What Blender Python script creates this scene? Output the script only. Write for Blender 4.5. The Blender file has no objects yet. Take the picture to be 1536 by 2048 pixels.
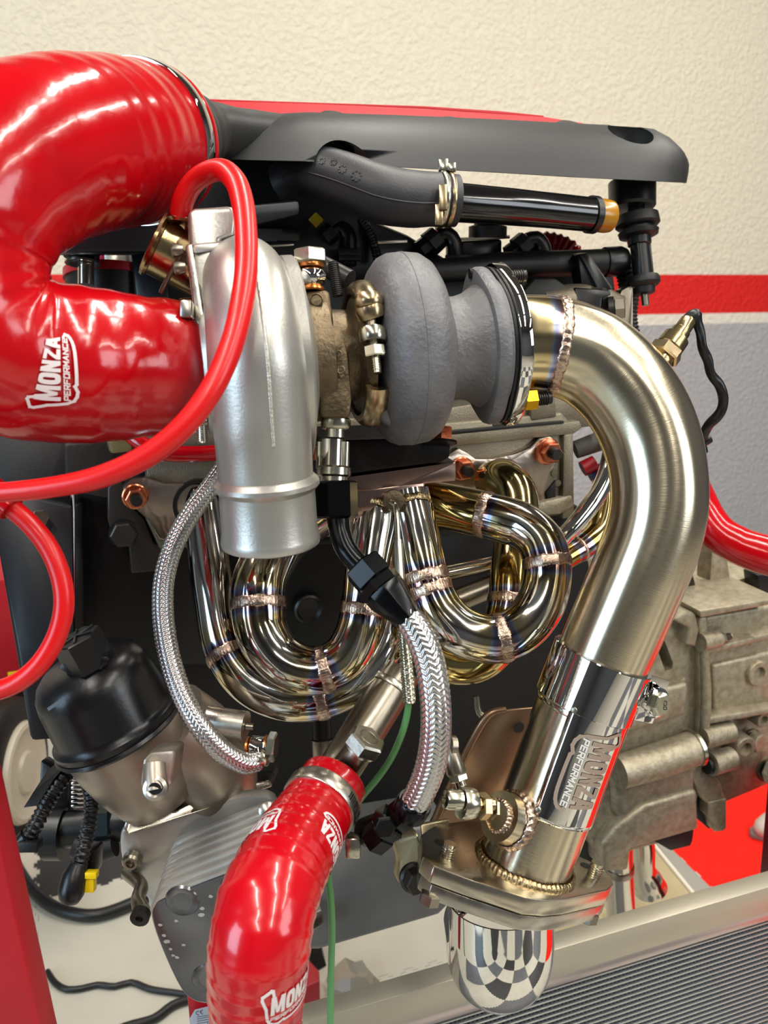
import bpy, bmesh, math, random
from mathutils import Vector, Matrix
random.seed(7)
SC = bpy.context.scene
COL = SC.collection
# ------------------------------------------------------------------ camera
F = 1730.0                      # focal length in pixels of the 1536 x 2048 frame
PITCH = math.radians(15.3)
CAMP = Vector((0, 0, 1.2))
CR = Vector((1, 0, 0))
CF = Vector((0, math.cos(PITCH), -math.sin(PITCH)))
CU = Vector((0, math.sin(PITCH), math.cos(PITCH)))
cam = bpy.data.cameras.new('camera')
cam.sensor_fit = 'VERTICAL'; cam.sensor_height = 9.8; cam.sensor_width = 7.35
cam.lens = F / 2048 * 9.8
cam.clip_start = 0.02; cam.clip_end = 60
cam.dof.use_dof = True; cam.dof.focus_distance = 0.735; cam.dof.aperture_fstop = 2.6
camo = bpy.data.objects.new('camera', cam); COL.objects.link(camo)
camo.location = CAMP; camo.rotation_euler = (math.pi / 2 - PITCH, 0, 0)
SC.camera = camo
# ------------------------------------------------------------------ world, lamps, exposure
w = bpy.data.worlds.new('world'); SC.world = w; w.use_nodes = True
w.node_tree.nodes['Background'].inputs[0].default_value = (.8, .85, 1, 1)
w.node_tree.nodes['Background'].inputs[1].default_value = .25
def area(name, loc, tgt, sx, sy, power, col):
    l = bpy.data.lights.new(name, 'AREA'); l.shape = 'RECTANGLE'; l.size = sx; l.size_y = sy
    l.energy = power; l.color = col
    o = bpy.data.objects.new(name, l); COL.objects.link(o); o.location = loc
    o.rotation_euler = (Vector(tgt) - Vector(loc)).to_track_quat('-Z', 'Y').to_euler()
    return o
WARM = (1, .96, .87); COOL = (.58, .80, 1)
for u_ in (-.9, .9, 2.4):
    for v_ in (-1.9, -.3, 1.25):
        x, y = u_ * math.cos(math.radians(20)) - v_ * math.sin(math.radians(20)), u_ * math.sin(math.radians(20)) + v_ * math.cos(math.radians(20))
        o = area('ceiling_strip_light', (x, y, 3.15), (x, y, 0), .14, 1.4, 23, WARM); o.rotation_euler = (0, 0, math.radians(20))
area('daylight_from_gate', (-2.75, -1.55, 1.65), (0, -.55, 1.3), 1.5, 2.1, 62, COOL)
area('side_fill_light', (2.9, -1.0, 1.9), (0, .3, 1.2), 1.1, 1.2, 22, (.9, .95, 1))  # added fill from the right to brighten the metal, not a known window
SC.view_settings.view_transform = 'Standard'; SC.view_settings.look = 'None'
SC.view_settings.gamma = 1; SC.view_settings.use_curve_mapping = False
SC.view_settings.exposure = 0.27
SC.cycles.max_bounces = 8; SC.cycles.glossy_bounces = 5; SC.cycles.diffuse_bounces = 4
SC.cycles.sample_clamp_indirect = 6
SC.cycles.caustics_reflective = False; SC.cycles.caustics_refractive = False
# ------------------------------------------------------------------ geometry helpers
def P(px, py, d):
    return CAMP + (CF + CR * ((px - 768) / F) + CU * ((1024 - py) / F)) * d
def ray(px, py):
    return CF + CR * ((px - 768) / F) + CU * ((1024 - py) / F)
def onplane(px, py, p0, n):
    r = ray(px, py)
    return CAMP + r * ((p0 - CAMP).dot(n) / r.dot(n))
def CD(r, u, f=0):
    return (CR * r + CU * u + CF * f).normalized()
def G(px, py, z=0.0):
    return onplane(px, py, Vector((0, 0, z)), Vector((0, 0, 1)))
ENA = math.radians(20)
EX = Vector((math.cos(ENA), math.sin(ENA), 0)); EN = Vector((-math.sin(ENA), math.cos(ENA), 0)); EZ = Vector((0, 0, 1))
E0 = P(268, 990, .80)
def E(px, py, off=0.0):
    return onplane(px, py, E0 + EN * off, EN)
WPOS = {}
def wpos(o):
    return WPOS[o.name] if o is not None else Vector((0, 0, 0))
def thing(name, label, cat, loc, group=None):
    o = bpy.data.objects.new(name, None); COL.objects.link(o)
    o.location = loc; o.empty_display_size = .01
    WPOS[o.name] = Vector(loc)
    o['label'] = label; o['category'] = cat
    if group: o['group'] = group
    return o
def tag(o, label=None, cat=None, group=None, kind=None):
    if label: o['label'] = label
    if cat: o['category'] = cat
    if group: o['group'] = group
    if kind: o['kind'] = kind
    return o
def finish(me, angle=38):
    bm = bmesh.new(); bm.from_mesh(me)
    bmesh.ops.recalc_face_normals(bm, faces=bm.faces)
    a = math.radians(angle)
    for f in bm.faces: f.smooth = True
    for e in bm.edges:
        if len(e.link_faces) == 2:
            e.smooth = e.calc_face_angle(0) < a
    bm.to_mesh(me); bm.free()
def link(name, me, mat, parent):
    o = bpy.data.objects.new(name, me); COL.objects.link(o)
    if mat is not None: me.materials.append(mat)
    vs = [v.co.copy() for v in me.vertices]
    c = Vector((0, 0, 0))
    if vs:
        lo = Vector((min(v[i] for v in vs) for i in range(3))); hi = Vector((max(v[i] for v in vs) for i in range(3)))
        c = (lo + hi) / 2
    me.transform(Matrix.Translation(-c))
    WPOS[o.name] = c
    if parent is not None:
        o.parent = parent; o.location = c - wpos(parent)
    else:
        o.location = c
    return o
def mk(name, verts, faces, mat, parent=None, bevel=0, seg=2, angle=38, uv=None, attr=None, fix=True):
    me = bpy.data.meshes.new(name)
    me.from_pydata([tuple(v) for v in verts], [], faces)
    if uv:
        l = me.uv_layers.new(name='UVMap')
        for i, lp in enumerate(me.loops): l.data[i].uv = uv[i] if len(uv) == len(me.loops) else uv[lp.vertex_index]
    if attr:
        for k, vals in attr.items():
            at = me.attributes.new(k, 'FLOAT', 'POINT')
            at.data.foreach_set('value', vals)
    if bevel:
        bm = bmesh.new(); bm.from_mesh(me)
        bmesh.ops.recalc_face_normals(bm, faces=bm.faces)
        es = [e for e in bm.edges if len(e.link_faces) == 2 and e.calc_face_angle(0) > math.radians(28)]
        bmesh.ops.bevel(bm, geom=es, offset=bevel, segments=seg, affect='EDGES', profile=.5, clamp_overlap=True)
        bm.to_mesh(me); bm.free()
    finish(me, angle)
    return link(name, me, mat, parent)
class Buf:
    """collects shapes of ONE part"""
    def __init__(s): s.v = []; s.f = []
    def add(s, v, f):
        n = len(s.v); s.v += list(v); s.f += [tuple(i + n for i in q) for q in f]; return s
    def build(s, name, mat, parent=None, **k): return mk(name, s.v, s.f, mat, parent, **k)
def frame(ax):
    ax = Vector(ax).normalized()
    h = Vector((0, 0, 1)) if abs(ax.z) < .9 else Vector((1, 0, 0))
    a = ax.cross(h).normalized(); b = ax.cross(a).normalized()
    return ax, a, b
# ---- revolve
def g_lathe(prof, o, ax, n=40, cap=True, rfun=None):
    ax, a, b = frame(ax); v = []; f = []
    for (s, r) in prof:
        for k in range(n):
            t = 2 * math.pi * k / n
            rr = r * (rfun(t) if rfun else 1)
            v.append(o + ax * s + (a * math.cos(t) + b * math.sin(t)) * rr)
    m = len(prof)
    for i in range(m - 1):
        for k in range(n):
            f.append((i * n + k, i * n + (k + 1) % n, (i + 1) * n + (k + 1) % n, (i + 1) * n + k))
    if cap:
        f.append(tuple(range(n))); f.append(tuple((m - 1) * n + k for k in range(n)))
    return v, f
def lathe(name, prof, o, ax, mat, parent=None, n=40, cap=True, bevel=0, angle=38, rfun=None):
    v, f = g_lathe(prof, o, ax, n, cap, rfun)
    return mk(name, v, f, mat, parent, bevel=bevel, angle=angle)
def g_ring(prof, o, ax, n=48):
    """closed profile revolved (a band or washer)"""
    ax, a, b = frame(ax); v = []; f = []; m = len(prof)
    for (s, r) in prof:
        for k in range(n):
            t = 2 * math.pi * k / n
            v.append(o + ax * s + (a * math.cos(t) + b * math.sin(t)) * r)
    for i in range(m):
        j = (i + 1) % m
        for k in range(n):
            f.append((i * n + k, i * n + (k + 1) % n, j * n + (k + 1) % n, j * n + k))
    return v, f
def ring(name, prof, o, ax, mat, parent=None, n=48, angle=38):
    v, f = g_ring(prof, o, ax, n)
    return mk(name, v, f, mat, parent, angle=angle)
def hexa(name, o, ax, r, h, mat, parent=None, n=6, bev=None, rot=0):
    """hexagonal nut or bolt head with chamfered corners"""
    ax, a, b = frame(ax); v = []; f = []
    bv = r * .12 if bev is None else bev
    for (s, q) in ((0, r - bv), (bv * .8, r), (h - bv * .8, r), (h, r - bv)):
        for k in range(n):
            t = 2 * math.pi * k / n + rot
            v.append(o + ax * s + (a * math.cos(t) + b * math.sin(t)) * q)
    for i in range(3):
        for k in range(n):
            f.append((i * n + k, i * n + (k + 1) % n, (i + 1) * n + (k + 1) % n, (i + 1) * n + k))
    f.append(tuple(range(n))); f.append(tuple(3 * n + k for k in range(n)))
    return mk(name, v, f, mat, parent, angle=20)
def thread(name, o, ax, r, h, mat, parent=None, pitch=.00125):
    prof = []; s = 0
    while s < h - pitch:
        prof += [(s, r), (s + pitch * .3, r), (s + pitch * .5, r * .84), (s + pitch * .8, r * .84)]; s += pitch
    prof += [(h, r * .9), (h, 0.0004)]
    return lathe(name, prof, o, ax, mat, parent, n=18, angle=25)
# ---- plate from a polygon of points, pushed along a vector
def g_prism(pts, vec):
    n = len(pts)
    v = [Vector(p) for p in pts] + [Vector(p) + vec for p in pts]
    f = [tuple(range(n)), tuple(range(2 * n - 1, n - 1, -1))]
    for k in range(n): f.append((k, (k + 1) % n, n + (k + 1) % n, n + k))
    return v, f
def prism(name, pts, vec, mat, parent=None, bevel=.0015, seg=2, angle=38):
    v, f = g_prism(pts, vec)
    return mk(name, v, f, mat, parent, bevel=bevel, seg=seg, angle=angle)
def g_box(c, ax, ay, az):
    v = [c + ax * i + ay * j + az * k for i in (-1, 1) for j in (-1, 1) for k in (-1, 1)]
    f = [(0, 1, 3, 2), (4, 6, 7, 5), (0, 4, 5, 1), (2, 3, 7, 6), (0, 2, 6, 4), (1, 5, 7, 3)]
    return v, f
def box(name, c, ax, ay, az, mat, parent=None, bevel=.001, seg=2):
    v, f = g_box(c, ax, ay, az)
    return mk(name, v, f, mat, parent, bevel=bevel, seg=seg)
def smooth_poly(pts, n=6, closed=True):
    """Catmull-Rom through a 2D/3D polygon"""
    out = []; m = len(pts)
    for i in range(m):
        p0, p1, p2, p3 = (Vector(pts[(i + k - 1) % m]) for k in range(4))
        for q in range(n):
            t = q / n
            out.append(.5 * ((2 * p1) + (p2 - p0) * t + (2 * p0 - 5 * p1 + 4 * p2 - p3) * t * t + (3 * p1 - p0 - 3 * p2 + p3) * t ** 3))
    return out
# ---- tubes
class Path:
    def __init__(s, pts, step=.004):
        """pts: (px, py, depth, radius_px) or (Vector, radius)"""
        c = []
        for p in pts:
            if len(p) == 4: c.append((P(p[0], p[1], p[2]), p[3] * p[2] / F))
            else: c.append((Vector(p[0]), p[1]))
        q = []
        m = len(c)
        for i in range(m - 1):
            p1, p2 = c[i][0], c[i + 1][0]
            p0 = c[i - 1][0] if i else p1 * 2 - p2
            p3 = c[i + 2][0] if i + 2 < m else p2 * 2 - p1
            n = max(2, int((p2 - p1).length / step))
            l1 = max((p1 - p0).length, 1e-6) ** .5; l2 = max((p2 - p1).length, 1e-6) ** .5; l3 = max((p3 - p2).length, 1e-6) ** .5
            t0, t1, t2, t3 = 0, l1, l1 + l2, l1 + l2 + l3
            for k in range(n):
                t = t1 + (t2 - t1) * k / n
                A1 = p0 * ((t1 - t) / (t1 - t0)) + p1 * ((t - t0) / (t1 - t0))
                A2 = p1 * ((t2 - t) / (t2 - t1)) + p2 * ((t - t1) / (t2 - t1))
                A3 = p2 * ((t3 - t) / (t3 - t2)) + p3 * ((t - t2) / (t3 - t2))
                B1 = A1 * ((t2 - t) / (t2 - t0)) + A2 * ((t - t0) / (t2 - t0))
                B2 = A2 * ((t3 - t) / (t3 - t1)) + A3 * ((t - t1) / (t3 - t1))
                x = B1 * ((t2 - t) / (t2 - t1)) + B2 * ((t - t1) / (t2 - t1))
                u = k / n; u = u * u * (3 - 2 * u)
                q.append((x, c[i][1] * (1 - u) + c[i + 1][1] * u))
        q.append(c[-1])
        s.p = [a for a, _ in q]; s.r = [b for _, b in q]
        s.s = [0.0]
        for i in range(1, len(q)): s.s.append(s.s[-1] + (s.p[i] - s.p[i - 1]).length)
        s.L = s.s[-1]
        s.T = []
        for i in range(len(q)):
            a = s.p[max(0, i - 1)]; b = s.p[min(len(q) - 1, i + 1)]
            s.T.append((b - a).normalized())
        n0 = CF - s.T[0] * CF.dot(s.T[0])
        if n0.length < .05: n0 = CR - s.T[0] * CR.dot(s.T[0])
        s.N = [n0.normalized()]
        for i in range(1, len(q)):
            n = s.N[-1] - s.T[i] * s.N[-1].dot(s.T[i]); s.N.append(n.normalized())
        s.B = [s.T[i].cross(s.N[i]) for i in range(len(q))]
    def idx(s, a):
        a = max(0, min(s.L, a)); lo = 0
        while lo < len(s.s) - 2 and s.s[lo + 1] < a: lo += 1
        u = (a - s.s[lo]) / max(1e-9, s.s[lo + 1] - s.s[lo])
        return lo, u
    def at(s, a):
        i, u = s.idx(a); g = lambda l: l[i] * (1 - u) + l[i + 1] * u
        return g(s.p), g(s.T).normalized(), g(s.N).normalized(), g(s.B).normalized(), g(s.r)
    def surf(s, a, ang, off=0.0):
        p, t, n, b, r = s.at(a)
        return p + (n * math.cos(ang) + b * math.sin(ang)) * (r + off)
    def near(s, px, py):
        """arclength of the centreline point nearest to a pixel"""
        best = (1e18, 0)
        for i, p in enumerate(s.p):
            x, y = proj(p); e = (x - px) ** 2 + (y - py) ** 2
            if e < best[0]: best = (e, s.s[i])
        return best[1]
    def inv(s, px, py):
        """(arclength, angle) of the visible surface point under a pixel"""
        best = (1e18, 0, 0)
        for i in range(0, len(s.p)):
            for k in range(96):
                t = 2 * math.pi * k / 96
                nr = s.N[i] * math.cos(t) + s.B[i] * math.sin(t)
                q = s.p[i] + nr * s.r[i]
                if nr.dot(q - CAMP) > 0: continue
                x, y = proj(q); e = (x - px) ** 2 + (y - py) ** 2 + 900 * (q - CAMP).length
                if e < best[0]: best = (e, s.s[i], t)
        return best[1], best[2]
def proj(p):
    q = p - CAMP; d = q.dot(CF)
    return 768 + F * q.dot(CR) / d, 1024 - F * q.dot(CU) / d
def g_tube(pa, n=32, cap=True, wall=0, disp=None, s0=0, s1=None):
    v = []; f = []; s_ = []; uvv = []
    rows = [i for i in range(len(pa.p)) if pa.s[i] >= s0 - 1e-9 and (s1 is None or pa.s[i] <= s1 + 1e-9)]
    m = len(rows)
    for i in rows:
        for k in range(n):
            t = 2 * math.pi * k / n
            r = pa.r[i] + (disp(pa.s[i], t) if disp else 0)
            v.append(pa.p[i] + (pa.N[i] * math.cos(t) + pa.B[i] * math.sin(t)) * r); s_.append(pa.s[i]); uvv.append((k / n, pa.s[i]))
    for i in range(m - 1):
        for k in range(n):
            f.append((i * n + k, i * n + (k + 1) % n, (i + 1) * n + (k + 1) % n, (i + 1) * n + k))
    if wall:
        base = len(v)
        for i in rows:
            for k in range(n):
                t = 2 * math.pi * k / n
                v.append(pa.p[i] + (pa.N[i] * math.cos(t) + pa.B[i] * math.sin(t)) * (pa.r[i] - wall)); s_.append(pa.s[i]); uvv.append((k / n, pa.s[i]))
        for i in range(m - 1):
            for k in range(n):
                f.append((base + i * n + (k + 1) % n, base + i * n + k, base + (i + 1) * n + k, base + (i + 1) * n + (k + 1) % n))
        for i in (0, m - 1):
            for k in range(n):
                f.append((i * n + k, i * n + (k + 1) % n, base + i * n + (k + 1) % n, base + i * n + k))
    elif cap:
        f.append(tuple(range(n))); f.append(tuple((m - 1) * n + k for k in range(n)))
    return v, f, s_, uvv
def tube(name, pa, mat, parent=None, n=32, cap=True, wall=0, disp=None, welds=None, s0=0, s1=None, angle=50):
    v, f, s_, uvv = g_tube(pa, n, cap, wall, disp, s0, s1)
    attr = {'along': s_}
    attr['tint'] = [min([abs(a - q) for q in welds]) if welds else 1.0 for a in s_]
    return mk(name, v, f, mat, parent, angle=angle, attr=attr, uv=uvv)
def weld(pa, a, mat, parent=None, w=.0045, h=.0012, name='weld_bead', n=120, a0=0, a1=2 * math.pi, rip=46):
    p, t, nn, b, r = pa.at(a); v = []; f = []; m = 7
    ph = random.random() * 6
    for k in range(n):
        g = 2 * math.pi * k / n
        e = (nn * math.cos(g) + b * math.sin(g))
        rp = 1 + .28 * math.sin(rip * g + ph) + .15 * math.sin(11 * g + ph)
        for j in range(m):
            q = math.pi * j / (m - 1)
            v.append(p + t * (math.cos(q) * w / 2 * (1 + .1 * math.sin(9 * g + ph)) + .0004 * math.sin(rip * g)) + e * (r - .0004 + math.sin(q) * h * rp))
    for k in range(n):
        for j in range(m - 1):
            f.append((k * m + j, k * m + j + 1, ((k + 1) % n) * m + j + 1, ((k + 1) % n) * m + j))
    return mk(name, v, f, mat, parent, angle=70)
def band(name, pa, a, wdt, thick, mat, parent=None, n=56):
    p, t, nn, b, r = pa.at(a)
    return ring(name, [(-wdt / 2, r - .0006), (-wdt / 2, r + thick), (-wdt / 2 + .001, r + thick * 1.25), (wdt / 2 - .001, r + thick * 1.25), (wdt / 2, r + thick), (wdt / 2, r - .0006)], p, t, mat, parent, n=n)
def braid(name, pa, mat, parent=None, n=84, lay=22, pitch=.0125, amp=.0005):
    """woven steel braid: two sets of crossing helical strands"""
    def disp2(s, t):
        c = t / (2 * math.pi) * lay; k = c % 1.0; odd = int(c) % 2
        z = s / pitch + (k if odd else 1 - k) * .9
        q = .5 + .5 * math.cos(2 * math.pi * z)
        return amp * (q ** .7) * (1 - .35 * (2 * abs(k - .5)) ** 4)
    def disp(s, t):
        a = lay / 2 * (t + 2 * math.pi * s / (pitch * lay / 4.4)); c = lay / 2 * (t - 2 * math.pi * s / (pitch * lay / 4.4))
        return amp * (abs(math.sin(a)) ** .6 if math.sin(a) * math.sin(c) > 0 else abs(math.sin(c)) ** .6)
    return tube(name, pa, mat, parent, n=n, disp=disp2, angle=80)
def boolean(o, cutter, op='DIFFERENCE'):
    m = o.modifiers.new('b', 'BOOLEAN'); m.object = cutter; m.operation = op; m.solver = 'EXACT'
    bpy.context.view_layer.update()
    me = bpy.data.meshes.new_from_object(o.evaluated_get(bpy.context.evaluated_depsgraph_get()))
    o.modifiers.clear(); me.materials.clear()
    for k in o.data.materials: me.materials.append(k)
    finish(me); o.data = me
    bpy.data.objects.remove(cutter, do_unlink=True)
# ------------------------------------------------------------------ materials
def lin(c):
    return tuple((x / 255 / 12.92 if x / 255 <= .04045 else ((x / 255 + .055) / 1.055) ** 2.4) for x in c)
def M(name, rgb, metal=0, rough=.5, var=None, bump=None, coat=0, stretch=None, uvs=False, rvar=None, spec=.5, dots=None, sub=None):
    """rgb in sRGB 0-255; var=(scale, rgb2, sharpness); bump=(scale, strength, detail)"""
    m = bpy.data.materials.new(name); m.use_nodes = True
    nt = m.node_tree; b = nt.nodes['Principled BSDF']; N = nt.nodes.new; L = nt.links.new
    b.inputs['Base Color'].default_value = (*lin(rgb), 1); b.inputs['Metallic'].default_value = metal
    b.inputs['Roughness'].default_value = rough; b.inputs['Specular IOR Level'].default_value = spec
    if coat: b.inputs['Coat Weight'].default_value = coat; b.inputs['Coat Roughness'].default_value = .06
    if sub: b.inputs['Subsurface Weight'].default_value = sub; b.inputs['Subsurface Radius'].default_value = (.01, .002, .002); b.inputs['Subsurface Scale'].default_value = .3
    tc = N('ShaderNodeTexCoord'); mp = N('ShaderNodeMapping')
    L(tc.outputs['UV' if uvs else 'Object'], mp.inputs[0])
    if stretch: mp.inputs['Scale'].default_value = stretch
    def noise(sc, det=4):
        t = N('ShaderNodeTexNoise'); t.inputs['Scale'].default_value = sc; t.inputs['Detail'].default_value = det
        L(mp.outputs[0], t.inputs['Vector']); return t
    if var:
        t = noise(var[0], 5); r = N('ShaderNodeValToRGB'); k = var[2] if len(var) > 2 else .2
        r.color_ramp.elements[0].position = .5 - k; r.color_ramp.elements[1].position = .5 + k
        r.color_ramp.elements[0].color = (*lin(rgb), 1); r.color_ramp.elements[1].color = (*lin(var[1]), 1)
        L(t.outputs['Fac'], r.inputs[0]); L(r.outputs[0], b.inputs['Base Color'])
    if rvar:
        t = noise(rvar[0], 4); r = N('ShaderNodeMapRange')
        r.inputs[1].default_value = .3; r.inputs[2].default_value = .7; r.inputs[3].default_value = rough; r.inputs[4].default_value = rvar[1]
        L(t.outputs['Fac'], r.inputs[0]); L(r.outputs[0], b.inputs['Roughness'])
    if bump:
        t = noise(bump[0], bump[2] if len(bump) > 2 else 3); q = N('ShaderNodeBump'); q.inputs['Strength'].default_value = bump[1]; q.inputs['Distance'].default_value = .001
        L(t.outputs['Fac'], q.inputs['Height']); L(q.outputs[0], b.inputs['Normal'])
    return m
def heat_steel(name, base, rough, straw, strength=1.0):
    """polished stainless whose colour follows the distance to the weld seams"""
    m = M(name, base, 1, rough, rvar=(60, rough + .06)); nt = m.node_tree; b = nt.nodes['Principled BSDF']
    at = nt.nodes.new('ShaderNodeAttribute'); at.attribute_name = 'tint'
    tc = nt.nodes.new('ShaderNodeTexCoord'); no = nt.nodes.new('ShaderNodeTexNoise'); no.inputs['Scale'].default_value = 90
    nt.links.new(tc.outputs['Object'], no.inputs['Vector'])
    ma = nt.nodes.new('ShaderNodeMath'); ma.operation = 'MULTIPLY_ADD'; ma.inputs[1].default_value = .006; nt.links.new(no.outputs['Fac'], ma.inputs[0])
    nt.links.new(at.outputs['Fac'], ma.inputs[2])
    mr = nt.nodes.new('ShaderNodeMapRange'); mr.inputs[1].default_value = .005; mr.inputs[2].default_value = .036; nt.links.new(ma.outputs[0], mr.inputs[0])
    cr = nt.nodes.new('ShaderNodeValToRGB'); e = cr.color_ramp.elements
    cols = [(0, (170, 140, 124)), (.12, (150, 124, 130)), (.2, (134, 146, 186)), (.27, (180, 186, 196)), (.36, straw), (.7, tuple(int((a + c) / 2) for a, c in zip(straw, base))), (1, base)]
    e[0].position = 0; e[0].color = (*lin(cols[0][1]), 1); e[1].position = 1; e[1].color = (*lin(base), 1)
    for p, c in cols[1:-1]:
        x = e.new(p); x.color = (*lin(c), 1)
    nt.links.new(mr.outputs[0], cr.inputs[0]); nt.links.new(cr.outputs[0], b.inputs['Base Color'])
    return m
RED = (196, 8, 22)
m_sil = M('red_silicone', (200, 6, 20), 0, .17, var=(14, (176, 2, 14), .3), bump=(75, .35, 3), coat=.2)
m_sil_rib = M('red_silicone_wrapped', (206, 8, 26), 0, .22, var=(14, (182, 3, 18), .3), coat=.4)
m_hose = M('red_vacuum_hose', (216, 14, 18), 0, .34, coat=.12, bump=(200, .1, 2))
m_white = M('white_print', (236, 226, 226), 0, .4)
m_steel = M('polished_steel', (205, 198, 184), 1, .1, rvar=(30, .17))
m_chrome = M('mirror_chrome', (214, 212, 208), 1, .035)
m_brush = M('brushed_stainless', (210, 198, 172), 1, .2, bump=(1, .07, 2), rvar=(1.7, .26), uvs=True, stretch=(14, 1500, 1))
bb0 = m_brush.node_tree.nodes['Principled BSDF']; bb0.inputs['Anisotropic'].default_value = .7; bb0.inputs['Anisotropic Rotation'].default_value = .25
tg = m_brush.node_tree.nodes.new('ShaderNodeTangent'); tg.direction_type = 'UV_MAP'; tg.uv_map = 'UVMap'
m_brush.node_tree.links.new(tg.outputs[0], bb0.inputs['Tangent'])
m_runner = heat_steel('polished_runner_tube', (212, 208, 200), .06, (204, 186, 140))
m_runner_gold = heat_steel('straw_tinted_runner_tube', (186, 166, 110), .08, (170, 138, 72))
m_brush_h = heat_steel('pipe_neck_stainless', (214, 200, 164), .12, (208, 186, 136))
m_weld = M('weld_bead_metal', (214, 190, 166), 1, .25, var=(300, (168, 142, 132), .15), bump=(900, .3, 2))
m_weld_gold = M('gold_weld_metal', (214, 192, 144), 1, .28, var=(400, (168, 144, 114), .15), bump=(900, .4, 2))
m_cast = M('cast_aluminium', (178, 172, 160), .85, .42, var=(26, (160, 152, 138), .25), bump=(520, .22, 4))
m_castc = M('compressor_cast_aluminium', (200, 198, 192), .8, .36, var=(20, (184, 180, 172), .25), bump=(480, .12, 4))
m_mach = M('machined_aluminium', (196, 190, 178), 1, .24, bump=(300, .08, 3), rvar=(80, .34))
m_gear = M('gearbox_casting', (186, 176, 154), .6, .48, var=(110, (154, 142, 118), .2), bump=(300, .7, 5))
m_head = M('cylinder_head_casting', (150, 142, 122), .75, .46, var=(24, (120, 110, 94), .25), bump=(700, .55, 4))
m_iron = M('turbine_cast_iron', (124, 123, 124), .3, .5, var=(40, (100, 99, 102), .22), bump=(300, .8, 4))
m_brown = M('bearing_housing_iron', (122, 106, 82), .8, .42, var=(60, (80, 68, 52), .25), bump=(330, .6, 4))
m_brass = M('brass_toned_clamp_steel', (206, 190, 154), 1, .26, bump=(160, .12, 3), var=(70, (168, 142, 108), .3))
m_zinc = M('zinc_plated_steel', (200, 196, 178), 1, .22, bump=(140, .2, 3))
m_gold = M('yellow_zinc_steel', (196, 178, 132), 1, .22, bump=(120, .2, 3), var=(34, (150, 128, 96), .3))
m_copper = M('copper_washer', (200, 124, 66), 1, .28)
m_copnut = M('copper_plated_nut', (196, 116, 84), 1, .27, bump=(300, .15, 3))
m_black = M('black_plastic', (13, 13, 15), 0, .34, bump=(600, .08, 2))
m_blackm = M('matte_black_plastic', (11, 11, 12), 0, .5, bump=(700, .2, 3))
m_navy = M('dark_panel_plastic', (17, 19, 25), 0, .4, bump=(160, .1, 3))
m_anod = M('black_anodised_aluminium', (14, 15, 18), .6, .22)
m_rubber = M('grey_rubber', (46, 46, 50), 0, .45, var=(30, (58, 58, 61), .25), bump=(500, .2, 4))
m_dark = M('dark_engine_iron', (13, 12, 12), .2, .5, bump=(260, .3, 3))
m_rust = M('dark_heated_iron', (34, 28, 25), .6, .5, bump=(300, .3, 3), var=(60, (20, 17, 16), .2))
m_amber = M('amber_plastic', (176, 122, 16), 0, .25, coat=.3)
m_yellow = M('yellow_plastic', (240, 206, 20), 0, .35)
m_green = M('green_cable', (92, 150, 92), 0, .35, coat=.2)
m_redp = M('painted_red_steel', (176, 18, 34), 0, .42, bump=(260, .15, 3), var=(18, (158, 14, 28), .25))
m_redd = M('dusty_red_steel', (150, 40, 48), 0, .6, var=(90, (176, 92, 92), .2), bump=(320, .3, 3))
m_bolt = M('bolt_steel', (150, 142, 128), 1, .32, bump=(220, .12, 2))
m_boltd = M('dark_bolt_steel', (60, 58, 56), .8, .4)
m_braid = M('stainless_braid', (206, 204, 204), 1, .24)
m_coppl = M('copper_toned_plate', (178, 150, 122), .9, .34, var=(14, (150, 116, 92), .25), bump=(120, .1, 3))
m_bluep = M('blue_plastic', (24, 34, 92), 0, .4)
# ------------------------------------------------------------------ the room
def UV3(u, v, z): return EX * u + EN * v + Vector((0, 0, z))
UL, UR, VB, VF, ZC = -3.4, 4.2, -4.2, 2.9, 3.3
def wall_mat(name, banded):
    m = bpy.data.materials.new(name); m.use_nodes = True; nt = m.node_tree; b = nt.nodes['Principled BSDF']; N = nt.nodes.new; L = nt.links.new
    b.inputs['Roughness'].default_value = .62
    ge = N('ShaderNodeNewGeometry')
    if banded:
        sx = N('ShaderNodeSeparateXYZ'); L(ge.outputs['Position'], sx.inputs[0])
        cr = N('ShaderNodeValToRGB'); cr.color_ramp.interpolation = 'CONSTANT'
        z1, z2, z3 = Z_W, Z_R0, Z_R1
        e = cr.color_ramp.elements; e[0].position = 0; e[0].color = (*lin((180, 180, 182)), 1); e[1].position = z1 / 3.5; e[1].color = (*lin((236, 230, 216)), 1)
        x = e.new(z2 / 3.5); x.color = (*lin((226, 26, 22)), 1); x = e.new(z3 / 3.5); x.color = (*lin((232, 224, 202)), 1)
        dv = N('ShaderNodeMath'); dv.operation = 'DIVIDE'; dv.inputs[1].default_value = 3.5; L(sx.outputs['Z'], dv.inputs[0]); L(dv.outputs[0], cr.inputs[0]); L(cr.outputs[0], b.inputs['Base Color'])
    else:
        b.inputs['Base Color'].default_value = (*lin((226, 220, 206)), 1)
    n1 = N('ShaderNodeTexNoise'); n1.inputs['Scale'].default_value = 62; n1.inputs['Detail'].default_value = 4; n1.inputs['Roughness'].default_value = .55; L(ge.outputs['Position'], n1.inputs['Vector'])
    rp = N('ShaderNodeValToRGB'); rp.color_ramp.elements[0].position = .42; rp.color_ramp.elements[1].position = .7; L(n1.outputs['Fac'], rp.inputs[0])
    bp = N('ShaderNodeBump'); bp.inputs['Strength'].default_value = .55; bp.inputs['Distance'].default_value = .006; L(rp.outputs[0], bp.inputs['Height']); L(bp.outputs[0], b.inputs['Normal'])
    return m
pw = EN * VF
Z_R1 = onplane(1400, 556, pw, EN).z; Z_R0 = onplane(1400, 634, pw, EN).z; Z_W = onplane(1400, 650, pw, EN).z
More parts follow.
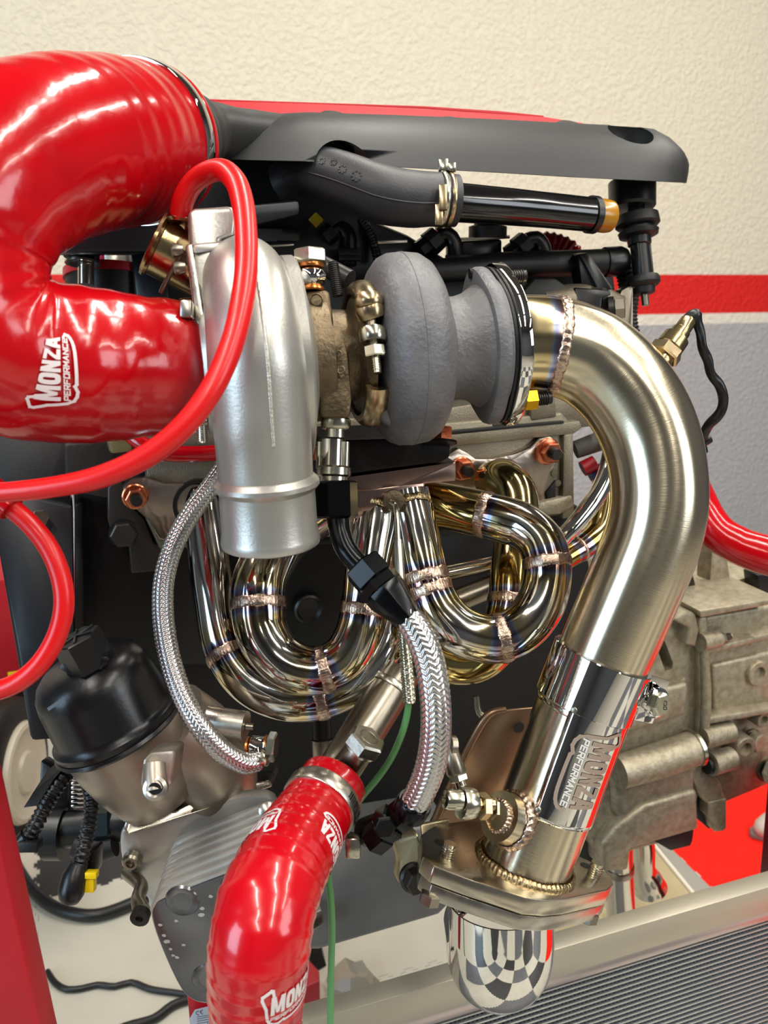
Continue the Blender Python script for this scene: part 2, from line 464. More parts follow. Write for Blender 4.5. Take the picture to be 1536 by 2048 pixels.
m_wall = wall_mat('plaster_wall_paint_bands', True); m_wall2 = M('dark_grey_wall', (84, 86, 92), 0, .6, bump=(40, .1, 3))
def slab(name, a, b, c, d, mat, th):
    n = (b - a).cross(d - a).normalized()
    v, f = g_prism([a, b, c, d], n * th)
    return tag(mk(name, v, f, mat), kind='structure')
slab('wall_back', UV3(UL, VF, 0), UV3(UR, VF, 0), UV3(UR, VF, ZC), UV3(UL, VF, ZC), m_wall, -.1)
slab('wall_left', UV3(UL, VB, 0), UV3(UL, VF, 0), UV3(UL, VF, ZC), UV3(UL, VB, ZC), m_wall2, -.1)
slab('wall_right', UV3(UR, VF, 0), UV3(UR, VB, 0), UV3(UR, VB, ZC), UV3(UR, VF, ZC), m_wall2, -.1)
slab('wall_front', UV3(UR, VB, 0), UV3(UL, VB, 0), UV3(UL, VB, ZC), UV3(UR, VB, ZC), m_wall2, -.1)
m_ceil = M('ceiling_paint', (92, 90, 88), 0, .7, bump=(6, .1, 2))
slab('ceiling', UV3(UL, VB, ZC), UV3(UL, VF, ZC), UV3(UR, VF, ZC), UV3(UR, VB, ZC), m_ceil, -.1)
m_conc = M('concrete_floor', (190, 184, 170), 0, .55, var=(3, (176, 170, 158), .3), bump=(60, .1, 4))
floor = slab('floor', UV3(UL, VB, -.007), UV3(UR, VB, -.007), UV3(UR, VF, -.007), UV3(UL, VF, -.007), m_conc, -.12)
# interlocking floor tiles: one shared mesh per colour, real jigsaw edges
TS = .429; U0 = -.153; V0 = 1.612
def jig(a, b, n, amp):
    d = (b - a); nr = Vector((d.y, -d.x, 0)).normalized(); out = [a]
    for k in range(n):
        s = 1 if k % 2 else -1
        for (t, q) in ((.22, 0), (.12, s), (.88, s), (.78, 0)):
            out.append(a + d * ((k + t) / n) + nr * (q * amp))
    return out
def tile_mesh(name, mat):
    A, B, C, D = UV3(0, 0, 0), UV3(TS, 0, 0), UV3(TS, TS, 0), UV3(0, TS, 0)
    bot = jig(A, B, 18, .006); left = jig(A, D, 18, .006)
    right = [p + (B - A) for p in left]; top = [p + (D - A) for p in bot]
    loop = bot + [B] + right[1:] + [C] + list(reversed(top[1:])) + [D] + list(reversed(left[1:]))
    ctr = UV3(TS / 2, TS / 2, 0)
    v, f = g_prism([(p - ctr) * .998 + ctr for p in loop], Vector((0, 0, -.0068)))
    me = bpy.data.meshes.new(name); me.from_pydata([tuple(p) for p in v], [], f); me.materials.append(mat); finish(me)
    return me
m_tl = M('light_floor_tile', (206, 200, 184), 0, .42, var=(9, (192, 186, 172), .3), bump=(220, .12, 3))
m_tb = M('black_floor_tile', (46, 45, 44), 0, .5, var=(12, (58, 56, 54), .3), bump=(420, .3, 3))
m_tg = M('grey_floor_tile', (104, 104, 108), 0, .45, var=(9, (92, 92, 96), .3), bump=(220, .12, 3))
m_tr = M('red_floor_tile', (240, 34, 22), 0, .6, spec=.15, bump=(420, .3, 3))
tm = {'l': tile_mesh('tile_light', m_tl), 'b': tile_mesh('tile_black', m_tb), 'r': tile_mesh('tile_red', m_tr), 'g': tile_mesh('tile_grey', m_tg)}
for i in range(-5, 9):
    for j in range(-7, 3):
        if 3 <= i <= 4 and -3 <= j <= 0: c = 'r'
        elif i >= 3: c = 'l' if (i + j) % 2 else 'g'
        elif j >= 0: c = 'b' if (i + j) % 2 == 0 else 'l'
        elif j >= -2: c = 'l'
        else: c = ('g' if j % 2 else 'b') if (i + j) % 2 == 0 else 'l'
        o = bpy.data.objects.new('floor_tile', tm[c]); COL.objects.link(o); o.parent = floor
        o.location = UV3(U0 + i * TS, V0 + j * TS, .0001) - wpos(floor); WPOS[o.name] = o.location.copy()
# ------------------------------------------------------------------ things around the engine
# left engine stand post, near the camera
t = thing('stand_post', 'red painted square steel post in the lower left foreground', 'post', G(20, 2040, 0))
prism('post_tube', [P(-220, 1150, .55), P(-124, 1150, .55), P(-50, 1480, .565), P(132, 2300, .60), P(10, 2300, .60)], Vector((0, 1, 0)) * .026, m_redp, t, bevel=.003, seg=3)
# right stand post
t = thing('stand_post', 'dark red stand post at the right edge above the radiator', 'post', G(1535, 1900))
prism('post_tube', [P(1538, 1530, 1.14), P(1640, 1530, 1.16), P(1620, 1960, 1.36), P(1500, 1960, 1.34)], Vector((.6, .8, 0)) * .06, M('maroon_painted_steel', (92, 8, 24), 0, .4), t, bevel=.004)
# trolley wheel, far left
t = thing('trolley_wheel', 'pale grey wheel standing on the floor behind the left red post', 'wheel', G(20, 1690))
wo = P(20, 1545, 1.62); wax = Vector((.995, .02, .02)).normalized()
lathe('tyre', [(-.045, .092), (-.045, .125), (-.035, .138), (0, .141), (.015, .138), (.025, .125), (.025, .092)], wo, wax, m_blackm, t)
lathe('rim', [(-.03, .096), (.022, .096), (.034, .092), (.036, .084), (.030, .074), (.03, .04), (.036, .036), (.036, .001)], wo, wax, M('pale_rim', (214, 206, 188), .1, .45), t)
# red cabinet far left
t = thing('tool_cabinet', 'bright red metal cabinet behind the dark timing cover at left', 'cabinet', G(-40, 1440))
cz = P(-20, 1300, 1.7)
box('body', cz + Vector((-.1, .18, -.0)), EX * .2, EN * .15, EZ * .125, m_redp, t, bevel=.006)
box('base_plinth', cz + Vector((-.1, .18, -.15)), EX * .18, EN * .13, EZ * .03, m_blackm, t, bevel=.004)
box('yellow_sticker', P(30, 1352, 1.66), EX * .012, EN * .001, EZ * .009, m_yellow, t, bevel=0)
# black hose and cables on the floor at left
def floor_tube(name, pix, r, mat, label, cat, n=14, z=None, **k):
    pa = Path([(G(x, y, 0) + Vector((0, 0, r if z is None else z)), r) for x, y in pix], step=.01)
    return tag(tube(name, pa, mat, None, n=n, disp=k.get('disp')), label, cat)
m_cab = M('black_cable', (20, 20, 20), 0, .4)
floor_tube('rubber_hose', [(20, 1720), (70, 1795), (120, 1830), (190, 1842), (265, 1818), (330, 1780)], .012, m_cab, 'thick black rubber hose curving over the light floor by the left post', 'hose', z=.013)
rr_ = random.Random(3)
floor_tube('power_cable', [(95, 1948), (112, 1972), (135, 1984), (165, 1982), (195, 1975), (230, 1978), (262, 1970), (300, 1983), (345, 1990), (420, 1996), (520, 1960)], .0055, m_cab, 'kinked black cable lying on the floor under the plate oil cooler', 'cable')
floor_tube('power_cable', [(150, 2110), (250, 2062), (310, 2044), (345, 2018), (372, 2008), (430, 1990)], .0075, m_cab, 'black cable at the bottom edge left of the labelled red box', 'cable')
# red box with label
t = thing('labelled_bracket', 'red metal upright with a white CE label below the oil cooler', 'bracket', P(410, 2080, .78))
pl = [P(372, 1975, .775), P(450, 1970, .78), P(458, 2110, .80), P(385, 2115, .795)]
prism('upright', pl, CF * .03, m_redp, t, bevel=.002)
lb = [P(379, 2038, .772), P(389, 2021, .772), P(436, 2009, .775), P(440, 2100, .793), P(383, 2100, .79)]
lab = prism('paper_label', lb, CF * .0015, M('label_paper', (176, 184, 200), 0, .5), t, bevel=0)
def strokes_on(name, lines, pf, wd, mat, parent, th=.0004):
    """flat printed strokes mapped through pf(x, y)"""
    b = Buf()
    for ln in lines:
        for (x0, y0), (x1, y1) in zip(ln, ln[1:]):
            l = math.hypot(x1 - x0, y1 - y0) or 1e-6; nx, ny = -(y1 - y0) / l * wd / 2, (x1 - x0) / l * wd / 2
            b.add([pf(x0 + nx, y0 + ny), pf(x1 + nx, y1 + ny), pf(x1 - nx, y1 - ny), pf(x0 - nx, y0 - ny)], [(0, 1, 2, 3)])
    return b.build(name, mat, parent)
m_ink = M('label_ink', (60, 62, 76), 0, .6)
ce = [[(7, 0), (3, 1), (1, 4), (3, 7), (7, 8)], [(15, -2), (11, -1), (9, 2), (11, 5), (15, 6)], [(9.5, 2), (13, 1.6)]]
strokes_on('ce_mark', ce, lambda x, y: P(391 + x, 2022 + y, .7705 + (y) * .00018), 1.6, m_ink, lab)
lines = [[(0, k * 4.4), (33 - (k * 7) % 9, k * 4.4 - 5)] for k in range(4)]
strokes_on('printed_lines', lines, lambda x, y: P(394 + x, 2034 + y, .7722 + y * .0002), 1.3, m_ink, lab)
strokes_on('bar_code', [[(k * 3.0, 0), (k * 3.0 + .8, 9)] for k in range(6)], lambda x, y: P(415 + x, 2044 - x * .15 + y, .7745 + y * .0002), 1.3, m_ink, lab)
# board with white edge, grey strip, exhaust pipes on the floor at right
t = thing('floor_board', 'beige board with a white edging strip lying beside the red tiles', 'board', G(1300, 1800))
bd = [G(1080, 1740), G(1290, 1676), G(1420, 1842), G(1330, 1960), G(1080, 1960)]
prism('board', [p + Vector((0, 0, .012)) for p in bd], Vector((0, 0, -.011)), M('beige_board', (188, 172, 136), 0, .6, var=(14, (170, 152, 118), .3), bump=(60, .1, 3)), t, bevel=.001)
pa = Path([(G(1288, 1676) + Vector((0, 0, .014)), .004), (G(1330, 1730) + Vector((0, 0, .014)), .0045), (G(1425, 1848) + Vector((0, 0, .014)), .004)])
tube('edging_strip', pa, M('white_edging', (232, 226, 208), 0, .5), t, n=10)
tag(prism('grey_mat', [G(1296, 1668) + EZ * .004, G(1338, 1696) + EZ * .004, G(1462, 1818) + EZ * .004, G(1432, 1846) + EZ * .004], -EZ * .0035, M('grey_rubber_mat', (158, 154, 146), 0, .6), bevel=.0008), 'narrow grey mat between the beige board and the red tiles', 'mat')
t = thing('exhaust_tip', 'flared stainless pipe standing on the beige board behind the gearbox', 'pipe', G(1300, 1790))
pa = Path([(1270, 1600, 1.36, 24), (1285, 1690, 1.38, 24), (1287, 1740, 1.4, 24), (1297, 1765, 1.41, 30), (1300, 1776, 1.415, 34)])
tube('flared_pipe', pa, m_steel, t, wall=.002)
t = thing('exhaust_pipe', 'straight brushed steel pipe standing upright under the gearbox', 'pipe', G(1240, 1890))
pa = Path([(1235, 1560, 1.20, 30), (1238, 1740, 1.25, 28), (1246, 1880, 1.29, 30), (1248, 1930, 1.31, 30)])
tube('pipe', pa, m_steel, t, wall=.002)
band('clamp_band', pa, pa.near(1240, 1735), .012, .0012, m_bolt, t)
t = thing('shoe', 'toe of a white shoe on the red floor tiles by the right post', 'shoe', G(1520, 1680))
so = G(1546, 1664) + EZ * .024
lathe('upper', [(-.06, .003), (-.054, .014), (-.04, .022), (-.015, .026), (.05, .03), (.12, .03)], so, EX + EN * .2, M('white_leather', (190, 182, 168), 0, .5, bump=(200, .2, 3)), t, n=28)
prism('sole', [so - EZ * .0235 + EX * a + EN * b for a, b in ((-.065, 0), (-.05, -.018), (0, -.03), (.12, -.034), (.12, .034), (0, .03), (-.05, .018))], EZ * .012, M('grey_sole', (120, 116, 110), 0, .6), t, bevel=.003)
# debris under the engine
m_plas = M('crumpled_plastic', (150, 140, 126), 0, .35, bump=(90, .6, 4))
def rag(name, pts, h, mat, label, cat, seed=1):
    r = random.Random(seed); c = sum(pts, Vector()) / len(pts); v = []; f = []; n = len(pts)
    for ring_, (sc, z) in enumerate(((1, 0), (.9, .5), (.6, 1), (.25, .8))):
        for p in pts:
            v.append(c + (p - c) * (sc * (1 + r.uniform(-.12, .12))) + EZ * (h * z * r.uniform(.5, 1.2) + .002))
    for i in range(3):
        for k in range(n): f.append((i * n + k, i * n + (k + 1) % n, (i + 1) * n + (k + 1) % n, (i + 1) * n + k))
    f.append(tuple(3 * n + k for k in range(n))); f.append(tuple(range(n)))
    return tag(mk(name, v, f, mat, angle=25), label, cat)
rag('crumpled_rag', [G(x, y) for x, y in ((650, 1960), (690, 1930), (735, 1945), (755, 1965), (745, 1990), (700, 2000), (660, 1995))], .03, m_plas, 'crumpled grey rag on the floor behind the green cable', 'rag', 4)
rag('plastic_scrap', [G(x, y) for x, y in ((600, 1905), (622, 1870), (645, 1890), (650, 1930), (620, 1950))], .05, m_blackm, 'dark plastic scrap on the floor right of the lower red hose', 'scrap', 8)
tag(prism('red_wedge', [G(596, 1965) + EZ * .05, G(612, 1958) + EZ * .05, G(640, 1990) + EZ * .05, G(640, 2010) + EZ * .05, G(596, 2030) + EZ * .05], -EZ * .049, m_redp, bevel=.002), 'small red wedge on the floor behind the lower red hose', 'wedge')
rag('crumpled_bag', [G(x, y) for x, y in ((1150, 1870), (1175, 1830), (1225, 1825), (1240, 1860), (1215, 1900), (1165, 1905))], .04, M('cream_bag', (208, 196, 160), 0, .45, bump=(60, .5, 4)), 'crumpled cream bag on the floor under the pipe flange', 'bag', 5)
# ------------------------------------------------------------------ radiator
ROFF = -.15
t = thing('radiator', 'aluminium radiator with pale tubes and grey fins along the bottom right', 'radiator', E(1300, 2300, ROFF))
ba, bb = E(540, 2062, ROFF), E(1800, 1716, ROFF)
zb = (E(1100, 1903, ROFF).z)
A = Vector((ba.x, ba.y, zb)); Bp = Vector((bb.x, bb.y, zb))
# bar: a channel with top and front face
hbar = zb - E(1100, 1980, ROFF).z
ax = (Bp - A); axn = ax.normalized()
m_rad = M('radiator_bar_aluminium', (190, 181, 162), .55, .42, var=(20, (190, 182, 164), .3), bump=(200, .15, 4), stretch=(1, 1, 1))
v, f = g_box((A + Bp) / 2 - EZ * (hbar * .36) + EN * .012, ax / 2, EN * .012, EZ * (hbar * .36))
mk('top_bar', v, f, m_rad, t, bevel=.0015)
v, f = g_box((A + Bp) / 2 - EZ * (hbar * .86) + EN * .014, ax / 2, EN * .012, EZ * (hbar * .14))
mk('core_header_strip', v, f, M('radiator_strip', (190, 178, 176), .85, .3), t, bevel=.0006)
m_tube = M('radiator_flat_tube', (206, 206, 204), .9, .32)
m_fin = M('radiator_fin', (168, 172, 180), .6, .4)
pitch = .0072; ztop = zb - hbar * 1.0; L_ = ax.length
me_t = None
for k in range(26):
    z = ztop - .0045 - k * pitch
    c = (A + Bp) / 2; c = Vector((c.x, c.y, z)) + EN * .014
    if k % 1 == 0:
        if me_t is None:
            o = box('tube', c, ax / 2, EN * .011, EZ * .0009, m_tube, t, bevel=.0005); me_t = o.data
        else:
            o = bpy.data.objects.new('tube', me_t); COL.objects.link(o); o.parent = t; o.location = c - wpos(t)
me_f = None
nz = int(L_ / .0026)
for k in range(27):
    z0 = ztop - .0045 - (k - 1) * pitch - pitch + .0008; z1 = z0 + pitch - .0016
    c = (A + Bp) / 2; cc = Vector((c.x, c.y, (z0 + z1) / 2)) + EN * .014
    if me_f is None:
        v = []; f = []
        for i in range(nz + 1):
            p = Vector((A.x, A.y, 0)) + axn * (i * .0026)
            zz = z1 if i % 2 else z0
            v += [p + EZ * zz + EN * .0045, p + EZ * zz + EN * .0235]
        for i in range(nz): f.append((2 * i, 2 * i + 1, 2 * i + 3, 2 * i + 2))
        o = mk('fin_row', v, f, m_fin, t, angle=5); me_f = o.data; d0 = wpos(o) - cc
    else:
        o = bpy.data.objects.new('fin_row', me_f); COL.objects.link(o); o.parent = t; o.location = cc + d0 - wpos(t)
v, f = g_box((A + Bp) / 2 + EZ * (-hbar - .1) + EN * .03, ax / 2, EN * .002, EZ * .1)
mk('core_shade_sheet', v, f, m_dark, t)  # dark sheet stands in for the shade deep between fins and tubes
# ------------------------------------------------------------------ engine block and head
def EP(poly, off): return [E(x, y, off) for x, y in poly]
t = thing('engine_block', 'dark iron engine block behind the exhaust manifold tubes', 'engine block', E(700, 1800, .1))
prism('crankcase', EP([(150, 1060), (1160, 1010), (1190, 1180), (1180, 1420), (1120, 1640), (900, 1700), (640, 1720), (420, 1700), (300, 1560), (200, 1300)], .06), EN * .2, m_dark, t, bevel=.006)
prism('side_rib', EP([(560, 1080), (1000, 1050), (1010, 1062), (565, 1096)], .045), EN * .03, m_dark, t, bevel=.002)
for (x, y, r) in ((615, 1215, 30), (395, 1290, 26), (880, 1160, 22)):
    o = E(x, y, .055); d = (o - CAMP).dot(CF)
    lathe('core_plug', [(0, r * d / F), (-.006, r * d / F), (-.008, r * d / F * .86), (-.004, r * d / F * .7), (-.003, .001)], o, EN, m_boltd, t)
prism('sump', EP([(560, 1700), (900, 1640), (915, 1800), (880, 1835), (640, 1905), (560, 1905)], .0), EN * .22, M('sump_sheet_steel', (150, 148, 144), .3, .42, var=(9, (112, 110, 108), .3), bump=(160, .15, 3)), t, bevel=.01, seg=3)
prism('sump_drain_stub', EP([(600, 1838), (645, 1820), (650, 1850), (605, 1875)], -.02), EN * .03, m_mach, t, bevel=.003)
# casting details seen between the runners
def eng_cyl(name, a, b, mat, parent, n=24):
    pa = Path([a, b], step=.02); return tube(name, pa, mat, parent, n=n)
eng_cyl('steel_shaft', (870, 1152, .86, 16), (1010, 1122, .86, 15), m_steel, t)
eng_cyl('coolant_tube_stub', (885, 1212, .86, 24), (1020, 1158, .86, 23), m_bolt, t)
eng_cyl('dip_tube', (640, 1385, .84, 19), (648, 1545, .84, 19), m_black, t)
lathe('dip_tube_collar', [(0, .0115), (.018, .0115), (.02, .0105)], P(646, 1478, .84), CD(.06, -1, 0), m_bolt, t)
# left belt side: dark covers
t = thing('timing_cover', 'tall dark plastic timing cover at the left edge of the engine', 'engine cover', E(100, 1480, .05))
prism('panel', [P(-30, 960, .80), P(40, 985, .80), P(146, 1010, .80), P(150, 1300, .80), P(112, 1480, .80), P(62, 1484, .79), P(30, 1290, .79), P(-10, 1060, .79)], EN * .05, m_navy, t, bevel=.004)
prism('upper_panel', [P(-40, 840, .82), P(140, 860, .83), P(140, 1010, .82), P(-40, 1010, .81)], EN * .03, m_blackm, t, bevel=.003)
prism('edge_flange', [P(150, 1010, .80), P(166, 1000, .81), P(170, 1260, .81), P(150, 1300, .80)], EN * .02, m_black, t, bevel=.002)
prism('back_panel', EP([(150, 960), (440, 940), (440, 1330), (150, 1330)], .04), EN * .03, m_blackm, t, bevel=.003)
hexa('small_bolt', P(78, 1036, .79), CD(.5, 0, -1), .008, .01, m_bolt, t)
t = thing('engine_bracket', 'dark steel mount bracket with a large hex bolt left of the manifold flange', 'bracket', E(240, 1130, .02))
m_brk = M('dark_bracket_steel', (74, 68, 64), .7, .42, bump=(200, .2, 3))
prism('bracket_plate', EP([(215, 975), (240, 955), (262, 1010), (290, 1040), (308, 1085), (335, 1100), (338, 1140), (262, 1148), (258, 1095), (226, 1080), (215, 1040)], .018), EN * .012, m_brk, t, bevel=.002)
lathe('bolt_washer', [(0, .0135), (-.003, .0135), (-.0035, .012)], E(246, 1066, .018), EN, m_dark, t)
hexa('hex_bolt', E(246, 1066, .015), -EN, .0125, .009, m_brk, t)
# cylinder head
t = thing('cylinder_head', 'cast aluminium cylinder head behind the turbo and manifold flange', 'cylinder head', E(700, 1010, .05))
prism('head_casting', EP([(292, 925), (520, 885), (900, 845), (1125, 825), (1146, 850), (1148, 990), (1128, 1030), (1000, 1050), (320, 1100), (292, 1040)], .0105), EN * .13, m_head, t, bevel=.003)
prism('gasket_rail', EP([(430, 905), (910, 868), (1160, 842), (1165, 856), (1148, 868), (905, 893), (430, 934)], .004), EN * .03, m_head, t, bevel=.0015)
prism('cover_gasket', EP([(280, 916), (1128, 842), (1128, 847), (280, 924)], .0025), EN * .006, m_blackm, t, bevel=.0004)
cc_ = prism('cam_carrier', EP([(280, 872), (520, 855), (900, 815), (1150, 772), (1205, 800), (1205, 850), (1150, 858), (905, 868), (430, 905), (280, 918)], .016), EN * .12, m_head, t, bevel=.003)
prism('shaded_end_casting', EP([(128, 890), (292, 872), (292, 1040), (230, 1000), (132, 985)], .02), EN * .1, M('shaded_brown_casting', (52, 45, 42), .3, .5, bump=(200, .4, 4)), t, bevel=.004)  # brown casting, its colour darkened to carry the shadow it sits in
prism('raised_pad', EP([(1060, 790), (1110, 782), (1115, 835), (1062, 843)], .009), EN * .02, m_head, t, bevel=.003)
prism('raised_pad', EP([(985, 830), (1040, 822), (1040, 850), (985, 856)], .009), EN * .02, m_head, t, bevel=.003)
prism('raised_pad', EP([(210, 866), (262, 860), (266, 905), (220, 910)], .004), EN * .03, M('olive_casting', (150, 142, 104), .7, .4, bump=(700, .5, 3)), t, bevel=.004)
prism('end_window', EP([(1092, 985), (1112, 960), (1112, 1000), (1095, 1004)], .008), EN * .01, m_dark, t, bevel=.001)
prism('end_post', EP([(1128, 868), (1148, 864), (1150, 1035), (1125, 1040)], .004), EN * .05, m_head, t, bevel=.003)
prism('side_ledge', EP([(1060, 1010), (1145, 990), (1150, 1012), (1120, 1030), (1065, 1032)], .002), EN * .04, m_gear, t, bevel=.003)
for (x, y) in ((1105, 925), (1108, 945), (1128, 905), (1115, 965)):
    o = E(x, y, .011)
    lathe('casting_rib', [(-.003, .0018), (-.003, .0036), (.01, .004)], o, EN + EX * .3, m_head, t, n=12)
# valve cover (dark) under the plastic engine cover
t = thing('valve_cover', 'black plastic valve cover under the grey engine cover', 'valve cover', E(700, 720, .1))
prism('cover_body', EP([(120, 700), (600, 660), (1150, 640), (1180, 760), (1150, 790), (520, 860), (130, 890)], .05), EN * .16, m_blackm, t, bevel=.008)
prism('rear_body', EP([(300, 300), (600, 300), (700, 420), (820, 470), (900, 520), (1230, 540), (1250, 700), (280, 760)], .14), EN * .1, m_blackm, t, bevel=.008)
prism('top_ledge', EP([(110, 448), (330, 425), (600, 400), (600, 430), (290, 505), (112, 505)], .03), EN * .12, m_navy, t, bevel=.004)
prism('label_plate', EP([(425, 455), (600, 455), (600, 482), (425, 482)], .125), EN * .01, m_black, t, bevel=.001)
prism('printed_sticker', EP([(505, 457), (566, 459), (553, 483), (492, 482)], .123), EN * .001, M('grey_sticker', (70, 70, 74), 0, .5), t, bevel=0)
prism('silver_strip', EP([(540, 490), (588, 487), (588, 491), (540, 495)], .12), EN * .01, m_mach, t, bevel=.0005)
prism('silver_strip', EP([(755, 482), (815, 480), (815, 486), (755, 488)], .13), EN * .01, m_mach, t, bevel=.0005)
prism('silver_strip', EP([(905, 476), (1020, 470), (1020, 477), (905, 482)], .13), EN * .02, m_mach, t, bevel=.0005)
prism('coil_pack', EP([(925, 482), (1005, 478), (1005, 520), (925, 524)], .135), EN * .05, m_black, t, bevel=.003)
# ------------------------------------------------------------------ plastic engine cover
m_cover = bpy.data.materials.new('textured_grey_plastic'); m_cover.use_nodes = True
nt = m_cover.node_tree; b_ = nt.nodes['Principled BSDF']; b_.inputs['Base Color'].default_value = (*lin((36, 36, 36)), 1); b_.inputs['Roughness'].default_value = .46
ge = nt.nodes.new('ShaderNodeNewGeometry'); mpn = nt.nodes.new('ShaderNodeMapping'); mpn.inputs['Rotation'].default_value = (.5, 0, -ENA); nt.links.new(ge.outputs['Position'], mpn.inputs[0])
ck = nt.nodes.new('ShaderNodeTexChecker'); ck.inputs['Scale'].default_value = 560; nt.links.new(mpn.outputs[0], ck.inputs['Vector'])
bpn = nt.nodes.new('ShaderNodeBump'); bpn.inputs['Strength'].default_value = .35; bpn.inputs['Distance'].default_value = .0006; nt.links.new(ck.outputs['Fac'], bpn.inputs['Height']); nt.links.new(bpn.outputs[0], b_.inputs['Normal'])
t = thing('engine_top_cover', 'dark grey textured plastic engine cover with red top panel', 'engine cover', E(900, 365, .1))
OFC = .03
st = [  # x_bottom, y_bottom, x_shoulder, y_shoulder, front offset, shoulder offset
    (438, 312, 470, 280, .05, .10), (452, 318, 500, 250, .04, .10), (500, 320, 540, 228, .035, .095), (600, 322, 615, 224, .03, .09), (800, 334, 800, 230, .03, .09),
    (1000, 345, 990, 238, .03, .09), (1150, 354, 1140, 246, .03, .09), (1270, 360, 1262, 252, .03, .09), (1330, 363, 1308, 258, .034, .09), (1358, 364.5, 1338, 274, .042, .085), (1370, 365, 1352, 290, .052, .08), (1373, 366, 1362, 312, .07, .085)]
v = []; f = []; rows = 0
for (xb, yb, xs, ys, o0, o1) in st:
    B0 = E(xb, yb, o0); S0 = E(xs, ys, o1)
    prof = []
    zb_, zs_ = B0.z, S0.z
    bi = B0 + EN * .004
    prof.append(B0 + EN * .19 + EZ * .055)          # underside back
    prof.append(bi)
    prof.append(B0)
    for q in (.2, .4, .6, .8, .92, 1.0):
        # convex front face
        p = B0.lerp(S0, q); bul = math.sin(q * math.pi) * .010
        prof.append(p - EN * bul * .8 + EZ * bul * .7)
    prof.append(S0 + EN * .03 + EZ * .0025)
    prof.append(S0 + EN * .18 + EZ * .001)
    rows = len(prof); v += prof
n_ = len(st)
for i in range(n_ - 1):
    for k in range(rows):
        k2 = (k + 1) % rows
        f.append((i * rows + k, i * rows + k2, (i + 1) * rows + k2, (i + 1) * rows + k))
f.append(tuple(range(rows))); f.append(tuple((n_ - 1) * rows + k for k in range(rows)))
shell = mk('cover_shell', v, f, m_cover, t, angle=34)
# notch over the breather hose and the scooped oil-filler recess
cut = lathe('cut', [(-.06, .031), (.05, .031)], E(688, 350, .03), EN + EZ * .1, None, n=40)
boolean(shell, cut)
cut = lathe('cut', [(-.03, .028), (0, .024), (.03, .022), (.05, .018)], E(1268, 262, .075), -EN * .55 - EZ * .35 + EX * -.55, None, n=40)
cut2 = lathe('cut', [(-.05, .026), (.001, .026), (.02, .021), (.03, .010)], E(1264, 262, .075), (EN * .62 - EZ * .55 + EX * .5), None, n=40)
bpy.data.objects.remove(cut, do_unlink=True)
boolean(shell, cut2)
# red painted top panel, thin and raised at the back
rp_ = [E(372, 200, .16), E(600, 206, .16), E(850, 217, .16), (E(930, 223, .16)), E(1090, 233, .16), E(1168, 246, .15), E(1150, 262, .12), E(600, 232, .11), E(400, 226, .13)]
m_redt = M('red_wrinkle_paint', (196, 26, 36), 0, .5, bump=(900, .5, 3))
prism('red_top_panel', rp_, EZ * -.02, m_redt, t, bevel=.0015)
prism('red_rear_lip', [E(376, 196.5, .165), E(850, 212, .165), E(1000, 222, .165), E(1088, 231, .165), E(1088, 236, .165), E(850, 219, .165), E(376, 203, .165)], EN * .01, m_redt, t, bevel=.0008)
for (x, y) in ((668, 236), (905, 247), (1140, 254)):
    o = E(x, y, .098)
    lathe('raised_scallop', [(-.003, .017), (.001, .0165), (.0032, .013), (.004, .001)], o, EZ * .9 - EN * .45, m_cover, t, n=28)
# neck joining the cover to the intake hose
pa = Path([(288, 286, .70, 138), (330, 278, .725, 118), (372, 270, .755, 84), (420, 266, .785, 58), (480, 268, .815, 48), (560, 275, .86, 44)])
tube('intake_neck', pa, m_cover, t, n=48)
# right support post under the cover
o = P(1264, 366, 1.0)
lathe('mount_boss', [(0, .027), (.027, .0265), (.03, .024)], o + Vector((0, 0, 0)), CD(.01, -1, .0), m_black, t)
t2 = thing('cover_mount', 'black rubber and plastic support pillar under the right end of the engine cover', 'mount', P(1290, 600, .99))
pp = P(1272, 418, 1.0); pd = (P(1291, 606, 1.0) - pp); pdn = pd.normalized(); u = 1.0 / F
lathe('rubber_grommet', [(0, 16 * u), (12 * u, 18 * u), (14 * u, 42 * u), (32 * u, 44 * u), (36 * u, 40 * u), (38 * u, 30 * u), (44 * u, 30 * u), (46 * u, 40 * u), (54 * u, 38 * u), (58 * u, 24 * u)], pp, pdn, m_blackm, t2)
lathe('pillar', [(56 * u, 24 * u), (72 * u, 23 * u), (74 * u, 19 * u), (142 * u, 19 * u)], pp, pdn, m_black, t2)
for k in range(3):
    a = 2 * math.pi * k / 3; ax_, aa, bb_ = frame(pdn)
    eo = (aa * math.cos(a + .5) + bb_ * math.sin(a + .5))
    box('pillar_rib', pp + pdn * 107 * u + eo * 20 * u, pdn * 34 * u, eo * 2.5 * u, eo.cross(pdn) * 2 * u, m_black, t2, bevel=.0004)
lathe('lower_washer', [(136 * u, 16 * u), (136 * u, 30 * u), (142 * u, 33 * u), (150 * u, 33 * u), (156 * u, 28 * u), (158 * u, 22 * u), (170 * u, 20 * u), (172 * u, 10 * u)], pp, pdn, m_blackm, t2)
thread('stud', pp + pdn * 168 * u, pdn, 8 * u, 26 * u, m_bolt, t2)
t3 = thing('mount_bracket', 'thin grey steel bracket holding the support pillar at right', 'bracket', P(1260, 700, 1.0))
prism('bracket_arm', [P(1236, 598, .995), P(1244, 580, .995), P(1262, 571, .995), P(1306, 566, .995), P(1306, 571, .995), P(1266, 577, .995), P(1266, 660, .995), P(1270, 720, .995), P(1250, 720, .995)], EN * .012, m_bolt, t3, bevel=.001)
